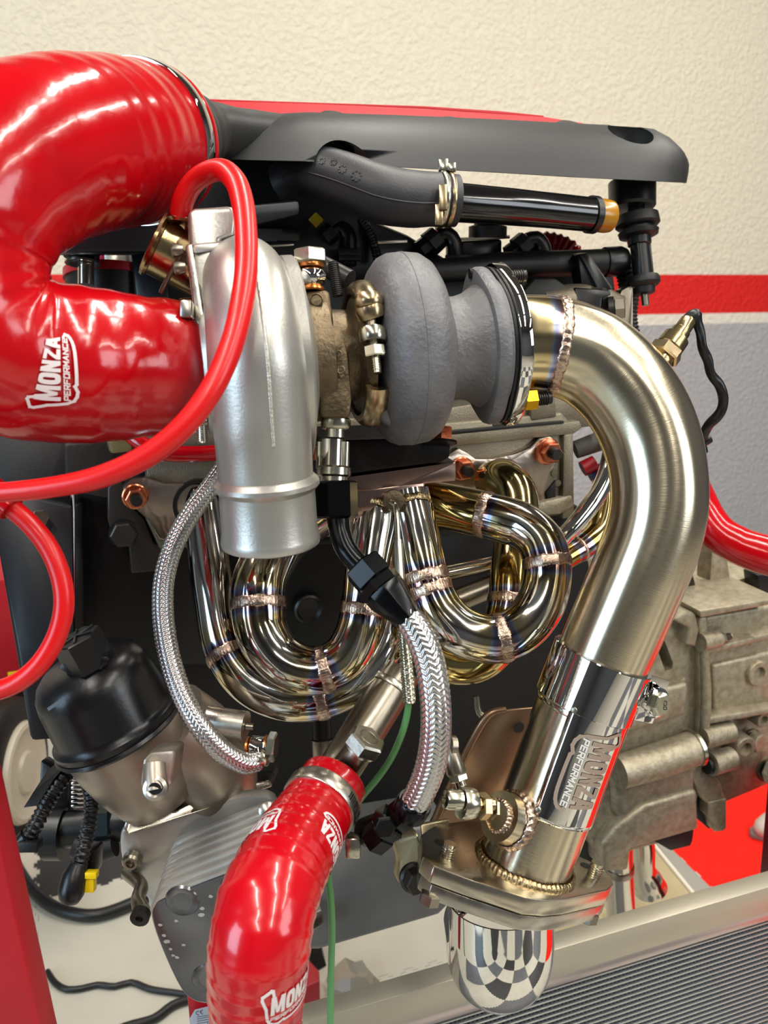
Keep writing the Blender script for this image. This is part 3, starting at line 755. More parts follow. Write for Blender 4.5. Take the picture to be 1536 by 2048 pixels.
# ------------------------------------------------------------------ breather hose, pipe and rail
t = thing('breather_hose', 'grey moulded rubber breather hose with crimped clamp under the cover', 'hose', P(760, 460, .84))
pa = Path([(560, 372, .86, 40), (604, 350, .85, 50), (640, 348, .84, 53), (700, 366, .835, 55), (760, 388, .835, 57), (820, 398, .84, 55), (868, 399, .845, 52), (912, 402, .85, 50)])
tube('hose_body', pa, m_rubber, t, n=44)
sl = pa.near(750, 385)
seam = Path([(pa.surf(a, pa.inv(705, 372)[1], 0), .0008) for a in [pa.L * q / 14 for q in range(1, 14)]])
tube('mould_seam', seam, m_rubber, t, n=6)
for (x, y, r) in ((648, 322, 6), (668, 326, 6), (685, 337, 8), (712, 350, 10)):
    s_, g_ = pa.inv(x, y); p = pa.surf(s_, g_, .0001); nn = (p - pa.at(s_)[0]).normalized()
    for k in range(8):
        a = 2 * math.pi * k / 8; _, aa, bb_ = frame(nn)
        lathe('moulded_dot', [(-.001, .0012), (.0004, .0011), (.0005, .0002)], p + (aa * math.cos(a) + bb_ * math.sin(a)) * (r * .84 / F * .9), nn, m_black, t, n=6)
ac = pa.near(884, 399)
cl = band('clamp_band', pa, ac - .0025, .0045, .0014, m_zinc, t)
band('clamp_band', pa, ac + .0045, .004, .0014, m_brass, t)
p_, tt, nn, bb_, r_ = pa.at(ac)
box('clamp_ear', p_ + CU * (r_ + .005) - CF * .008, CR * .005, CU * .006, CF * .004, m_zinc, t, bevel=.0015)
box('clamp_ear', p_ + CU * (r_ + .002) - CF * .012 + CR * .008, CR * .004, CU * .004, CF * .003, m_zinc, t, bevel=.0012)
for sgn in (-1, 1):
    for q in range(3):
        s_, g_ = pa.inv(884 - q * 2, 405 + q * 14)
box('clamp_crimp', P(886, 395, .815), CR * .004, CU * .012, CF * .002, m_brass, t, bevel=.001)
box('clamp_crimp', P(878, 430, .818), CR * .004, CU * .010, CF * .002, m_brass, t, bevel=.001)
t = thing('breather_pipe', 'glossy black straight pipe with an amber end cap under the cover', 'pipe', P(1060, 440, .9))
pa = Path([(900, 404, .86, 38), (1000, 412, .88, 36), (1100, 421, .905, 34), (1188, 430, .925, 33)])
tube('pipe', pa, M('glossy_black_plastic', (12, 12, 13), 0, .14, coat=.3), t, n=40)
pe, te, *_ = pa.at(pa.L)
lathe('pipe_collar', [(-.006, .0195), (.001, .0195), (.001, .017)], pe, te, m_black, t)
lathe('amber_cap', [(0, .0172), (.014, .0175), (.02, .0165), (.024, .012), (.025, .001)], pe, te, m_amber, t)
t = thing('fuel_rail', 'matte black rail tube running behind the turbo flange', 'rail', P(1050, 560, .97))
pa = Path([(760, 545, .93, 24), (900, 540, .95, 24), (1000, 530, .97, 25), (1140, 527, 1.0, 26), (1215, 524, 1.01, 26)])
tube('rail_tube', pa, m_blackm, t)
lathe('rail_end_cap', [(-.004, .017), (.016, .0175), (.022, .015), (.024, .004)], P(1215, 524, 1.01), (pa.T[-1]), m_black, t)
prism('rail_bracket', [P(1160, 508, .97), P(1176, 505, .97), P(1225, 575, .97), P(1222, 580, .97), P(1165, 578, .97), P(1195, 574, .97)], EN * .02, m_black, t, bevel=.001)
prism('rail_bracket', [P(1155, 510, .975), P(1163, 508, .975), P(1196, 574, .975), P(1166, 576, .975)], EN * .02, m_black, t, bevel=.001)
prism('rail_gusset', [P(1030, 600, .965), P(1070, 556, .965), P(1110, 556, .965), P(1160, 590, .965), P(1150, 610, .965), P(1030, 612, .965)], EN * .02, m_blackm, t, bevel=.002)
t = thing('corrugated_sleeve', 'black wrapped hose bending down from the rail end at right', 'hose', P(1260, 640, 1.02))
pa = Path([(1225, 520, 1.03, 20), (1248, 534, 1.03, 22), (1258, 575, 1.03, 20), (1256, 640, 1.03, 18), (1272, 700, 1.03, 16)], step=.001)
tube('sleeve', pa, m_blackm, t, n=24, disp=lambda s, a: .0008 * math.sin(s * 2 * math.pi / .005))
# injector plugs along the head: each with body, boot and clip
def plug(x, y, d, label, flip=1):
    t = thing('injector_plug', label, 'connector', P(x, y + 60, d), 'injector plugs behind the turbo')
    pa = Path([(x - 58 * flip, y + 24, d, 21), (x - 30 * flip, y + 2, d, 21)]); tube('plug_body', pa, m_black, t, n=8, angle=30)
    pa = Path([(x - 40 * flip, y + 12, d - .003, 26), (x - 22 * flip, y - 4, d - .003, 25)]); tube('plug_shroud', pa, m_blackm, t, n=8, angle=30)
    pa = Path([(x - 22 * flip, y - 4, d, 18), (x - 4 * flip, y - 8, d, 18), (x + 10 * flip, y + 8, d, 16), (x + 12 * flip, y + 34, d, 16), (x + 12 * flip, y + 66, d, 16)]); tube('elbow_boot', pa, m_black, t, n=20)
    box('clip', P(x + 14 * flip, y + 40, d - .012), CR * .012, CU * .004, CF * .003, m_blackm, t, bevel=.0008)
    box('clip', P(x + 14 * flip, y + 52, d - .012), CR * .012, CU * .003, CF * .003, m_blackm, t, bevel=.0008)
    return t
plug(686, 464, .95, 'black injector plug with yellow tab above the copper-washered banjo bolt')
plug(898, 478, .97, 'black injector plug directly above the turbine outlet neck')
plug(1076, 488, 1.0, 'black injector plug right of the turbine flange under the glossy pipe')
box('tab', P(632, 440, .92), CR * .004 + CU * .004, CU * .004 - CR * .004, CF * .002, M('yellow_tab', (200, 170, 30), 0, .4), bpy.data.objects['injector_plug'], bevel=.0005)
t = thing('wiring_conduit', 'thin black corrugated conduit hanging behind the rubber breather hose', 'conduit', P(745, 500, .95))
pa = Path([(722, 440, .95, 8), (738, 462, .95, 9), (748, 490, .95, 9), (756, 520, .95, 9)], step=.0008)
tube('conduit', pa, m_black, t, n=14, disp=lambda s, a: .0006 * math.sin(s * 2 * math.pi / .0035))
lathe('oil_cap', [(0, .022), (.012, .022), (.014, .016), (.03, .014), (.034, .001)], P(975, 475, 1.0), EZ, m_blackm, bpy.data.objects['valve_cover'])
# red corrugated hose behind, at right
t = tag(tube('ribbed_hose', Path([(1010, 545, 1.08, 22), (1040, 508, 1.08, 24), (1085, 490, 1.08, 25), (1130, 500, 1.08, 24), (1165, 540, 1.08, 22)], step=.0012), m_sil, None, n=28, disp=lambda s, a: .0012 * math.sin(s * 2 * math.pi / .007)), 'red ribbed hose arching behind the black fuel rail', 'hose')
# thermostat housing and bolt at the right end of the head
t = thing('water_outlet', 'cast grey water outlet with hex bolt above the downpipe bend', 'engine part', P(1190, 640, .98))
pa = Path([(1090, 612, .98, 34), (1140, 605, .98, 36), (1190, 600, .99, 30), (1240, 612, 1.0, 22)]); tube('outlet_casting', pa, m_head, t)
prism('outlet_flange', [P(1150, 575, .96), P(1222, 580, .96), P(1224, 590, .96), P(1205, 596, .96), P(1200, 640, .96), P(1150, 640, .96)], EN * .03, m_black, t, bevel=.002)
ring('hose_clip', [(-.003, .0165), (-.003, .019), (.003, .019), (.003, .0165)], P(1196, 602, .985), CD(1, 0, .2), m_boltd, t)
hexa('hex_bolt', P(1228, 618, .97), CD(1, .05, -.25), .0125, .012, m_bolt, t)
lathe('bolt_washer', [(-.006, .014), (0, .014)], P(1228, 618, .97), CD(1, .05, -.25), m_boltd, t)
# left corner: intake parts seen in the hose bend
t = thing('intake_stud', 'steel stud with flat washer seen inside the big red hose bend', 'stud', P(160, 560, .86))
lathe('rubber_foot', [(0, .018), (.006, .017), (.008, .013), (.013, .012)], P(163, 503, .86), CD(0, -1, 0), m_blackm, t)
lathe('washer', [(0, .017), (.002, .017)], P(165, 524, .86), CD(0, -1, 0), m_steel, t)
lathe('stud_body', [(0, .0078), (.022, .0078)], P(172, 526, .86), CD(0, -1, 0), m_steel, t)
t = thing('filter_housing', 'small red rimmed black drum behind the big red hose', 'engine part', P(230, 600, .92))
lathe('drum', [(0, .052), (.04, .05)], P(232, 562, .93), CD(0, -1, 0), m_blackm, t)
ring('red_rim', [(0, .047), (-.005, .05), (-.005, .054), (.004, .054), (.004, .05)], P(232, 557, .93), CD(0, -1, 0), m_redp, t)
lathe('alloy_cylinder', [(0, .03), (.04, .03)], P(238, 490, .95), CD(0, -1, 0), m_mach, t)
eng_cyl('pink_tube', (200, 500, .9, 8), (203, 556, .9, 8), M('pink_plastic', (176, 40, 84), 0, .4), t, 14)
prism('dark_box', [P(262, 505, .88), P(288, 500, .88), P(330, 520, .88), P(345, 640, .88), P(275, 640, .88)], EN * .04, m_navy, t, bevel=.003)
# ------------------------------------------------------------------ gearbox
t = thing('gearbox', 'weathered cast aluminium gearbox on the right beyond the downpipe', 'gearbox', E(1330, 1740, .06))
GO = .05
def GP(poly, off): return [E(x, y, off) for x, y in poly]
gb = prism('bell_housing', GP([(1215, 1310), (1310, 1290), (1345, 1235), (1420, 1232), (1412, 1300), (1420, 1445), (1402, 1480), (1402, 1580), (1388, 1640), (1386, 1672), (1262, 1705), (1258, 1742), (1232, 1745), (1190, 1700), (1150, 1600)], GO), EN * .16, m_gear, t, bevel=.006, seg=3)
prism('lower_shell', GP([(1226, 1545), (1395, 1500), (1398, 1640), (1300, 1668), (1232, 1640)], GO - .012), EN * .05, m_gear, t, bevel=.016, seg=4)
prism('lower_rim', GP([(1232, 1655), (1290, 1610), (1395, 1580), (1398, 1660), (1262, 1700), (1234, 1745), (1206, 1745), (1205, 1690)], GO - .018), EN * .04, m_gear, t, bevel=.006, seg=3)
prism('upper_case', GP([(1400, 1236), (1560, 1208), (1560, 1432), (1422, 1448), (1405, 1330)], GO + .004), EN * .12, m_gear, t, bevel=.005, seg=3)
prism('end_case', GP([(1405, 1450), (1560, 1420), (1560, 1560), (1490, 1590), (1442, 1610), (1405, 1560)], GO + .02), EN * .1, m_gear, t, bevel=.005)
for (q, off, hh) in (([(1400, 1222), (1560, 1196), (1560, 1206), (1402, 1236)], .03, .1), ([(1404, 1300), (1560, 1262), (1560, 1272), (1404, 1312)], .035, .03), ([(1418, 1436), (1560, 1414), (1560, 1424), (1418, 1449)], .03, .03), ([(1245, 1560), (1385, 1518), (1388, 1526), (1248, 1576)], .022, .03)):
    prism('casting_rib', GP(q, off), EN * hh, m_gear, t, bevel=.002)
# window opening; a dark plate stands in for the shade inside it
cutter = prism('cut', GP([(1338, 1300), (1352, 1280), (1376, 1345), (1374, 1356), (1360, 1362)], GO - .03), EN * .08, None, None, bevel=0)
boolean(gb, cutter)
prism('window_shade_plate', GP([(1330, 1270), (1385, 1275), (1385, 1370), (1335, 1375)], GO + .045), EN * .01, m_dark, t, bevel=0)
prism('window_lug', GP([(1346, 1375), (1372, 1352), (1378, 1388), (1366, 1398)], GO - .012), EN * .02, m_gear, t, bevel=.004)
prism('upper_shelf', GP([(1318, 1380), (1380, 1365), (1372, 1432), (1262, 1466), (1240, 1470), (1262, 1440)], GO - .02), EN * .05, m_gear, t, bevel=.006, seg=3)
pa = Path([(E(1236, 1545, GO - .02), .022), (E(1320, 1520, GO - .02), .0235), (E(1388, 1496, GO - .02), .0235)]); tube('shaft_boss', pa, m_gear, t, n=40)
pb, tb, *_ = pa.at(pa.L)
ring('boss_seal', [(-.002, .022), (-.002, .0255), (.003, .0255), (.003, .022)], pb, tb, m_zinc, t)
lathe('boss_end', [(0, .02), (.006, .019), (.007, .012), (.012, .011)], pb, tb, m_gear, t)
for (x0, y0, x1, y1, r) in ((1402, 1476, 1460, 1462, .0155), (1420, 1528, 1462, 1516, .0165), (1400, 1285, 1436, 1278, .012)):
    pa = Path([(E(x0, y0, GO - .015), r), (E(x1, y1, GO - .012), r * .96)], step=.02); tube('bolt_boss', pa, m_gear, t, n=28)
lathe('bore', [(0, .013), (.004, .012), (.004, .001)], E(1416, 1530, GO - .013), -EX, m_dark, t)
thread('stud', E(1436, 1278, GO - .012), EX + EN * .1, .005, .022, m_bolt, t)
hexa('stud_nut', E(1437, 1278, GO - .012), EX + EN * .1, .009, .008, m_bolt, t)
prism('mount_ear', GP([(1346, 1240), (1370, 1222), (1392, 1228), (1400, 1260), (1392, 1295), (1372, 1290), (1380, 1258)], GO - .02), EN * .04, m_gear, t, bevel=.004, seg=3)
for (x, y, r) in ((1508, 1342, 27), (1482, 1492, 26), (1518, 1434, 17)):
    o = E(x, y, GO + .002); d = (o - CAMP).dot(CF); q = r * d / F
    lathe('ring_boss', [(.02, q), (-.008, q * .98), (-.010, q * .9), (-.010, q * .55), (-.003, q * .5), (-.003, .001)], o, EN, m_gear, t)
for (x, y, r) in ((1500, 1478, 20), (1533, 1536, 24)):
    o = E(x, y, GO + .012); d = (o - CAMP).dot(CF); q = r * d / F
    lathe('bolt_flange', [(0, q * 1.15), (-.003, q * 1.15)], o, EN, m_bolt, t); hexa('hex_bolt', o - EN * .002, -EN + EX * .3, q, .014, m_gear, t)
prism('support_foot', GP([(1378, 1540), (1410, 1530), (1442, 1566), (1452, 1600), (1416, 1610), (1398, 1590)], GO - .006), EN * .05, m_gear, t, bevel=.003)
prism('foot_block', GP([(1416, 1606), (1453, 1598), (1453, 1656), (1448, 1662), (1430, 1664), (1424, 1640), (1416, 1634)], GO - .008), EN * .045, m_gear, t, bevel=.0015)
prism('housing_rim', GP([(1398, 1236), (1416, 1232), (1424, 1440), (1410, 1482), (1392, 1486), (1402, 1420)], GO - .010), EN * .03, m_gear, t, bevel=.004, seg=3)
prism('case_step', GP([(1425, 1330), (1560, 1300), (1560, 1408), (1428, 1430)], GO - .002), EN * .02, m_gear, t, bevel=.005, seg=3)
pa = Path([(E(1406, 1500, GO - .012), .006), (E(1412, 1400, GO - .014), .007), (E(1408, 1290, GO - .012), .006)]); tube('corner_bead', pa, m_gear, t, n=16)
prism('lower_black_bracket', GP([(1290, 1672), (1345, 1655), (1390, 1648), (1386, 1680), (1382, 1692), (1342, 1702)], GO - .004), EN * .06, m_blackm, t, bevel=.002)
prism('dark_gap_block', GP([(1395, 1570), (1412, 1600), (1424, 1640), (1420, 1660), (1398, 1640), (1390, 1600)], GO + .01), EN * .05, m_blackm, t, bevel=.002)  # black block stands in for the shaded gap beside the foot
prism('upper_shelf', GP([(1330, 1212), (1560, 1130), (1560, 1180), (1420, 1222)], GO + .08), EN * .1, m_gear, t, bevel=.005)
prism('lever_bracket', GP([(1340, 1120), (1372, 1105), (1390, 1160), (1400, 1205), (1330, 1212)], GO + .06), EN * .02, m_black, t, bevel=.003)
prism('lever_post', GP([(1425, 1090), (1450, 1085), (1462, 1160), (1420, 1165)], GO + .07), EN * .03, m_gear, t, bevel=.003)
prism('dark_lug', GP([(1515, 1150), (1550, 1140), (1550, 1190), (1520, 1190)], GO + .05), EN * .03, m_black, t, bevel=.003)
prism('side_web', GP([(1160, 1190), (1190, 1150), (1260, 1110), (1300, 1200), (1230, 1320), (1170, 1380)], GO + .03), EN * .04, m_gear, t, bevel=.003)
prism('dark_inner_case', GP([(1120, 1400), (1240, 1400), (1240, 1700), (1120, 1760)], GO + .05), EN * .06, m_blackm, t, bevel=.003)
# right red coolant hose
t = tag(tube('coolant_hose', Path([(1380, 950, 1.06, 30), (1402, 1010, 1.06, 34), (1432, 1062, 1.05, 37), (1480, 1092, 1.04, 38), (1540, 1112, 1.03, 40), (1620, 1132, 1.02, 40)]), m_sil, None, n=40), 'thick red silicone hose leaving the frame at right above the gearbox', 'hose')
t = thing('coolant_pipe', 'thin bright chrome pipe curving behind the downpipe inner bend', 'pipe', P(1150, 1100, .95))
pa = Path([(1080, 1120, .94, 18), (1125, 1075, .94, 18), (1175, 1018, .95, 19), (1205, 970, .96, 19), (1222, 915, .97, 19), (1232, 850, .98, 19)]); tube('pipe', pa, m_chrome, t)
t = thing('egr_pipe', 'gold tinted stainless pipe with a weld seam behind the downpipe', 'pipe', P(1150, 1140, .98))
pa = Path([(1090, 1140, .96, 25), (1135, 1112, .97, 25), (1170, 1090, .98, 26), (1200, 1060, .99, 26), (1212, 1010, 1.0, 26), (1210, 960, 1.01, 26)])
wl = [pa.near(1160, 1096)]; tube('pipe', pa, m_runner_gold, t, welds=wl); weld(pa, wl[0], m_weld, t)
# harness clutter seen through the downpipe loop
t = thing('harness_plug', 'red and blue wiring plug with cloth tape seen through the downpipe loop', 'connector', P(1180, 950, 1.02))
eng_cyl('red_collar', (1165, 938, 1.0, 16), (1190, 925, 1.0, 15), m_redp, t); eng_cyl('blue_shell', (1180, 952, 1.01, 16), (1205, 940, 1.01, 15), m_bluep, t)
eng_cyl('taped_tail', (1150, 900, 1.0, 18), (1205, 880, 1.0, 20), M('cloth_tape', (96, 92, 86), 0, .7, bump=(200, .4, 3)), t)
eng_cyl('steel_tip', (1200, 945, 1.0, 10), (1212, 935, 1.0, 9), m_steel, t)
# ------------------------------------------------------------------ oil filter housing
t = thing('oil_filter_housing', 'aluminium oil filter housing with a black domed screw cap', 'oil filter', P(320, 1640, .72))
fa = CD(-.356, .862, -.30)
rc = P(238, 1452, .70); u = .70 / F
prof = [(-2 * u, 128 * u), (8 * u, 132 * u), (18 * u, 131 * u), (24 * u, 124 * u), (34 * u, 121 * u), (100 * u, 117 * u), (125 * u, 112 * u), (143 * u, 101 * u), (156 * u, 84 * u), (164 * u, 62 * u), (167 * u, 30 * u), (168 * u, .5 * u)]
m_cap = M('satin_black_plastic', (16, 17, 20), 0, .3, bump=(320, .1, 3))
cap = lathe('screw_cap', prof, rc, fa, m_cap, t, n=64)
ring('cap_rim', [(-6 * u, 126 * u), (-6 * u, 133 * u), (-1 * u, 136 * u), (5 * u, 133 * u), (5 * u, 126 * u)], rc, fa, m_cap, t, n=64)
ht = rc + fa * 158 * u; cx = P(168, 1302, .66)
hx = hexa('hex_drive', cx - fa * 34 * u, fa, 46 * u, 66 * u, m_black, cap, bev=.0012)
for k in range(3):
    a = math.pi * k / 3 + .3; _, aa, bb_ = frame(fa); e = aa * math.cos(a) + bb_ * math.sin(a)
    box('hex_web', cx + fa * 33 * u, e * 38 * u, e.cross(fa) * 2.5 * u, fa * 3 * u, m_cap, cap, bevel=.0004)
box('hex_lug', cx + CD(.9, -.5, -.3) * 42 * u + fa * 4 * u, CD(.5, .8, 0) * 12 * u, CD(.8, -.5, 0) * 12 * u, CF * 10 * u, m_black, cap, bevel=.001)
box('hex_lug', cx + CD(-.6, -.8, -.3) * 34 * u, CD(.5, .8, 0) * 14 * u, CD(.8, -.5, 0) * 16 * u, CF * 10 * u, m_black, cap, bevel=.001)
box('cap_mark', P(112, 1408, .628), CD(.8, .55, .1) * 17 * u, CD(-.5, .8, 0) * 3 * u, CF * .5 * u, M('blue_grey_mark', (96, 112, 130), 0, .4), cap, bevel=0)
m_fh = M('filter_housing_aluminium', (176, 168, 156), .8, .38, var=(14, (160, 146, 132), .25), bump=(300, .12, 3))
lathe('housing_body', [(2 * u, 122 * u), (-20 * u, 121 * u), (-60 * u, 116 * u), (-110 * u, 106 * u), (-150 * u, 94 * u), (-185 * u, 78 * u), (-200 * u, 50 * u)], rc, fa, m_fh, t, n=56)
pa = Path([(330, 1450, .72, 96), (380, 1490, .735, 98), (420, 1540, .75, 92), (440, 1590, .76, 80)]); tube('housing_side', pa, m_fh, t, n=44)
prism('side_fin', [P(285, 1520, .62), P(300, 1505, .62), P(352, 1500, .63), P(345, 1560, .63), P(340, 1575, .63), P(296, 1590, .62), P(278, 1575, .62)], CF * .03, m_fh, t, bevel=.003)
pa = Path([(309, 1528, .615, 22), (310, 1560, .61, 24), (312, 1582, .607, 24)]); tube('bolt_boss', pa, m_fh, t)
lathe('threaded_hole', [(0, .0045), (.0005, .0045), (.0006, .0001)], P(310, 1577, .601), CD(0, -.2, -1), m_dark, t, n=20)
ring('hole_lip', [(0, .0045), (-.001, .006), (0, .0085), (.004, .0085), (.004, .0045)], P(310, 1577, .602), CD(0, -.2, 1), m_mach, t, n=28)
pa = Path([(395, 1432, .72, 26), (430, 1442, .715, 29), (492, 1452, .71, 29)]); tube('side_port', pa, m_mach, t)
lathe('port_pin', [(0, .003), (.006, .003)], P(492, 1452, .71), CD(1, -.1, 0), m_bolt, t, n=14)
prism('mount_foot', [P(245, 1655, .70), P(262, 1620, .70), P(350, 1622, .71), P(440, 1580, .73), P(540, 1560, .76), P(545, 1575, .76), P(430, 1612, .72), P(255, 1672, .70)], CF * .05, m_mach, t, bevel=.002)
# ------------------------------------------------------------------ plate oil cooler
t = thing('oil_cooler', 'stacked plate aluminium oil cooler with a dark mirror face, lower left', 'oil cooler', P(380, 2000, .72))
fp = [(301, 1832), (306, 1808), (330, 1790), (452, 1742), (540, 1715), (556, 1760), (540, 1985), (470, 2004), (410, 2008), (376, 1995), (352, 1962), (318, 1886)]
m_plate = M('cooler_plate_aluminium', (206, 203, 195), .6, .34, var=(20, (184, 180, 172), .25), bump=(160, .1, 3))
m_face = M('dark_mirror_plate', (128, 129, 132), .9, .22, rvar=(8, .3), var=(18, (108, 108, 110), .3))
pn = Vector((0.02, 1, 0)).normalized()
base = P(420, 1880, .665)
def cp(x, y, k, sc=1.0):
    p = onplane(x, y, base, pn); c = onplane(430, 1870, base, pn)
    return c + (p - c) * sc + pn * (.0098 * k) + EZ * (.0012 * k)
for k in range(7):
    rim = smooth_poly([cp(x, y, k, 1.0 if k % 2 == 0 else 1.0) for x, y in fp], 3)
    prism('cooler_plate', rim, pn * .0072, m_plate, t, bevel=.0018)
    if k < 6:
        rim = smooth_poly([cp(x, y, k + .72, .972) for x, y in fp], 2); prism('plate_gap', rim, pn * .003, m_plate, t, bevel=0)
face = prism('front_face', smooth_poly([cp(x, y, -.12, .965) for x, y in fp], 3), pn * .002, m_face, t, bevel=.0008)
for (x, y, rx) in ((366, 1800, 31), (420, 1955, 34), (470, 1770, 26)):
    o = cp(x, y, -.14); q = rx * .68 / F
    lathe('pressed_dimple', [(.001, q * 1.12), (-.0008, q), (-.0002, q * .85), (.0006, q * .4), (.0008, .0005)], o, pn, m_face, face, n=36)
rnd = random.Random(5)
m_spot = M('limescale_spot', (190, 190, 184), .2, .6)
for (x, y, r) in ((405, 1814, 5), (403, 1827, 7), (422, 1790, 5), (353, 1839, 4), (321, 1847, 5), (329, 1868, 5), (334, 1880, 7), (342, 1895, 4), (347, 1908, 4), (355, 1912, 5), (368, 1887, 4)):
    o = cp(x, y, -.13) - pn * .0001; _, aa, bb_ = frame(pn); q = r * .67 / F
    mk('dried_spot', [o + (aa * math.cos(6.283 * k / 10) + bb_ * math.sin(6.283 * k / 10) * .8) * q * rnd.uniform(.75, 1.1) for k in range(10)], [tuple(range(10))], m_spot, face)
br = [(240, 1668), (262, 1655), (330, 1640), (420, 1608), (530, 1592), (560, 1640), (560, 1760), (320, 1830), (296, 1800), (262, 1760), (243, 1722)]
prism('mount_plate', smooth_poly([onplane(x, y, base + pn * .076, pn) for x, y in br], 3), pn * .012, m_plate, t, bevel=.003)
for (x, y) in ((266, 1716),):
    o = onplane(x, y, base + pn * .074, pn)
    lathe('bolt_head', [(0, .008), (-.006, .0078), (-.008, .006), (-.008, .004), (-.004, .0035), (-.004, .0005)], o, pn, m_bolt, t, n=24)
pa = Path([(255, 1745, .74, 14), (282, 1772, .72, 14), (276, 1800, .70, 14), (284, 1822, .69, 17)]); tube('bracket_lug', pa, m_bolt, t, n=20)
lathe('lug_bolt', [(0, .0075), (-.006, .0075), (-.0065, .003), (-.004, .0025), (-.004, .0004)], P(283, 1826, .675), CD(0, .3, 1), m_boltd, t, n=20)
lathe('ear_bolt', [(0, .007), (-.01, .007), (-.012, .004)], P(534, 1620, .68), CD(-.2, -.3, 1), m_mach, t, n=20)
# ------------------------------------------------------------------ pump, looms and plugs at left
t = thing('water_pump_motor', 'black electric pump with dark hex fitting below the oil filter', 'pump', P(150, 1760, .80))
pa = Path([(95, 1668, .80, 50), (130, 1668, .80, 50)]); tube('pump_body', pa, m_black, t, n=36)
pa = Path([(130, 1660, .80, 36), (200, 1650, .80, 36)]); tube('pump_neck', pa, m_black, t, n=30)
hexa('hex_fitting', P(196, 1648, .80), CD(1, .1, 0), .0195, .016, M('dark_green_black_metal', (26, 40, 42), .5, .35), t)
pa = Path([(228, 1648, .80, 34), (262, 1648, .80, 34)]); tube('outlet', pa, m_black, t)
prism('pump_bracket', [P(80, 1520, .81), P(140, 1560, .81), P(140, 1640, .81), P(95, 1680, .81), P(76, 1600, .81)], CF * .02, m_black, t, bevel=.003)
pa = Path([(150, 1690, .79, 24), (190, 1700, .79, 26), (230, 1690, .79, 22)]); tube('lower_outlet', pa, m_blackm, t)
for k in range(7):
    box('bright_spring_coil', P(158, 1556 + k * 9, .80), CR * .006, CU * .0014, CF * .004, m_chrome, t, bevel=.0006)
def loom(pts, label, r):
    t = thing('wiring_loom', label, 'cable', P(pts[-1][0], pts[-1][1], pts[-1][2]))
    pa = Path([(x, y, d, r) for x, y, d in pts], step=.0007)
    tube('corrugated_conduit', pa, m_black, t, n=18, disp=lambda s, a: .0007 * math.sin(s * 2 * math.pi / .0042))
    return t, pa
t, pa = loom([(150, 1530, .72), (126, 1556, .70), (98, 1600, .69), (74, 1645, .68), (50, 1686, .68)], 'black corrugated loom ending in a small plug beside the left red post', 15)
pa2 = Path([(56, 1672, .68, 18), (40, 1690, .68, 18), (34, 1694, .68, 12)]); tube('end_plug', pa2, m_black, t, n=16)
box('plug_latch', P(60, 1690, .675), CR * .008, CU * .004, CF * .006, m_blackm, t, bevel=.001)
t, pa = loom([(172, 1550, .72), (183, 1600, .70), (178, 1650, .69), (168, 1695, .68), (158, 1735, .68)], 'black corrugated loom with rubber boot and yellow clip below the oil filter', 14)
pa2 = Path([(158, 1726, .68, 17), (150, 1752, .678, 25), (142, 1785, .675, 26), (138, 1800, .675, 20), (136, 1806, .675, 8)]); tube('rubber_boot', pa2, m_black, t, n=28)
box('yellow_clip', P(181, 1762, .68), CR * .0038, CU * .0078, CF * .004, m_yellow, t, bevel=.0008)
box('clip_step', P(184, 1748, .678), CR * .0045, CU * .0025, CF * .004, m_yellow, t, bevel=.0006)
prism('plug_back', [P(160, 1700, .69), P(192, 1700, .69), P(190, 1745, .69), P(172, 1780, .69), P(158, 1760, .69)], CF * .02, m_black, t, bevel=.002)
t = tag(prism('tape_tail', [P(128, 1510, .71), P(140, 1520, .70), P(106, 1560, .69), (P(74, 1612, .685)), P(46, 1616, .685), P(66, 1585, .69), P(92, 1545, .70)], CF * .004, m_blackm, None, bevel=.0008), 'torn strip of black tape hanging beside the corrugated loom', 'tape')
# ------------------------------------------------------------------ turbocharger
TA = P(378, 735, .632); TB = P(1003, 690, .682); TX = (TB - TA).normalized(); TL = (TB - TA).length
TN = (EZ.cross(TX)).normalized()            # away from the camera
TU = TX.cross(TN).normalized()              # up
if TN.y < 0: TN = -TN
if TU.z < 0: TU = -TU
def TP(s, up=0, back=0): return TA + TX * s + TU * up + TN * back
def sx(px): return (px - 378) / 625 * TL
t = thing('turbocharger', 'turbocharger with bright alloy compressor and grey cast iron turbine housing', 'turbocharger', TP(sx(800), -.08))
# compressor scroll: growing tube wound over the top, ending in the outlet on the near side
sc0 = sx(494)
pts = []
RM = .0625
for k in range(0, 31):
    a = math.radians(4 + k * 10.6)                      # 0 = near side, 90 = top, 180 = back
    rm = .0335 - .0185 * (k / 30)
    R = RM + (.0335 - rm) * -.1
    pts.append((TP(sc0, math.sin(a) * R, -math.cos(a) * R), rm))
pts.reverse()
dwn = []
p0 = pts[-1][0]
o_end = p0 - EZ * .1 + CR * .0045
for _ in range(30):
    if proj(o_end)[1] < 1084: o_end = o_end - EZ * .002
dwn = [(p0.lerp(o_end, .12), .0335), (p0.lerp(o_end, .3), .0332), (p0.lerp(o_end, .55), .0328), (p0.lerp(o_end, .66), .0326)]
pa = Path(pts + dwn, step=.004)
ch = tube('compressor_housing', pa, m_castc, t, n=56)
se_, ge_ = pa.inv(545, 860)
tube('casting_seam', Path([(pa.surf(se_ + .012 - .125 * (1 - q / 12), ge_, -.0004), .0014) for q in range(13)]), M('seam_bright_cast', (214, 210, 196), .8, .4, bump=(500, .8, 4)), ch, n=10)
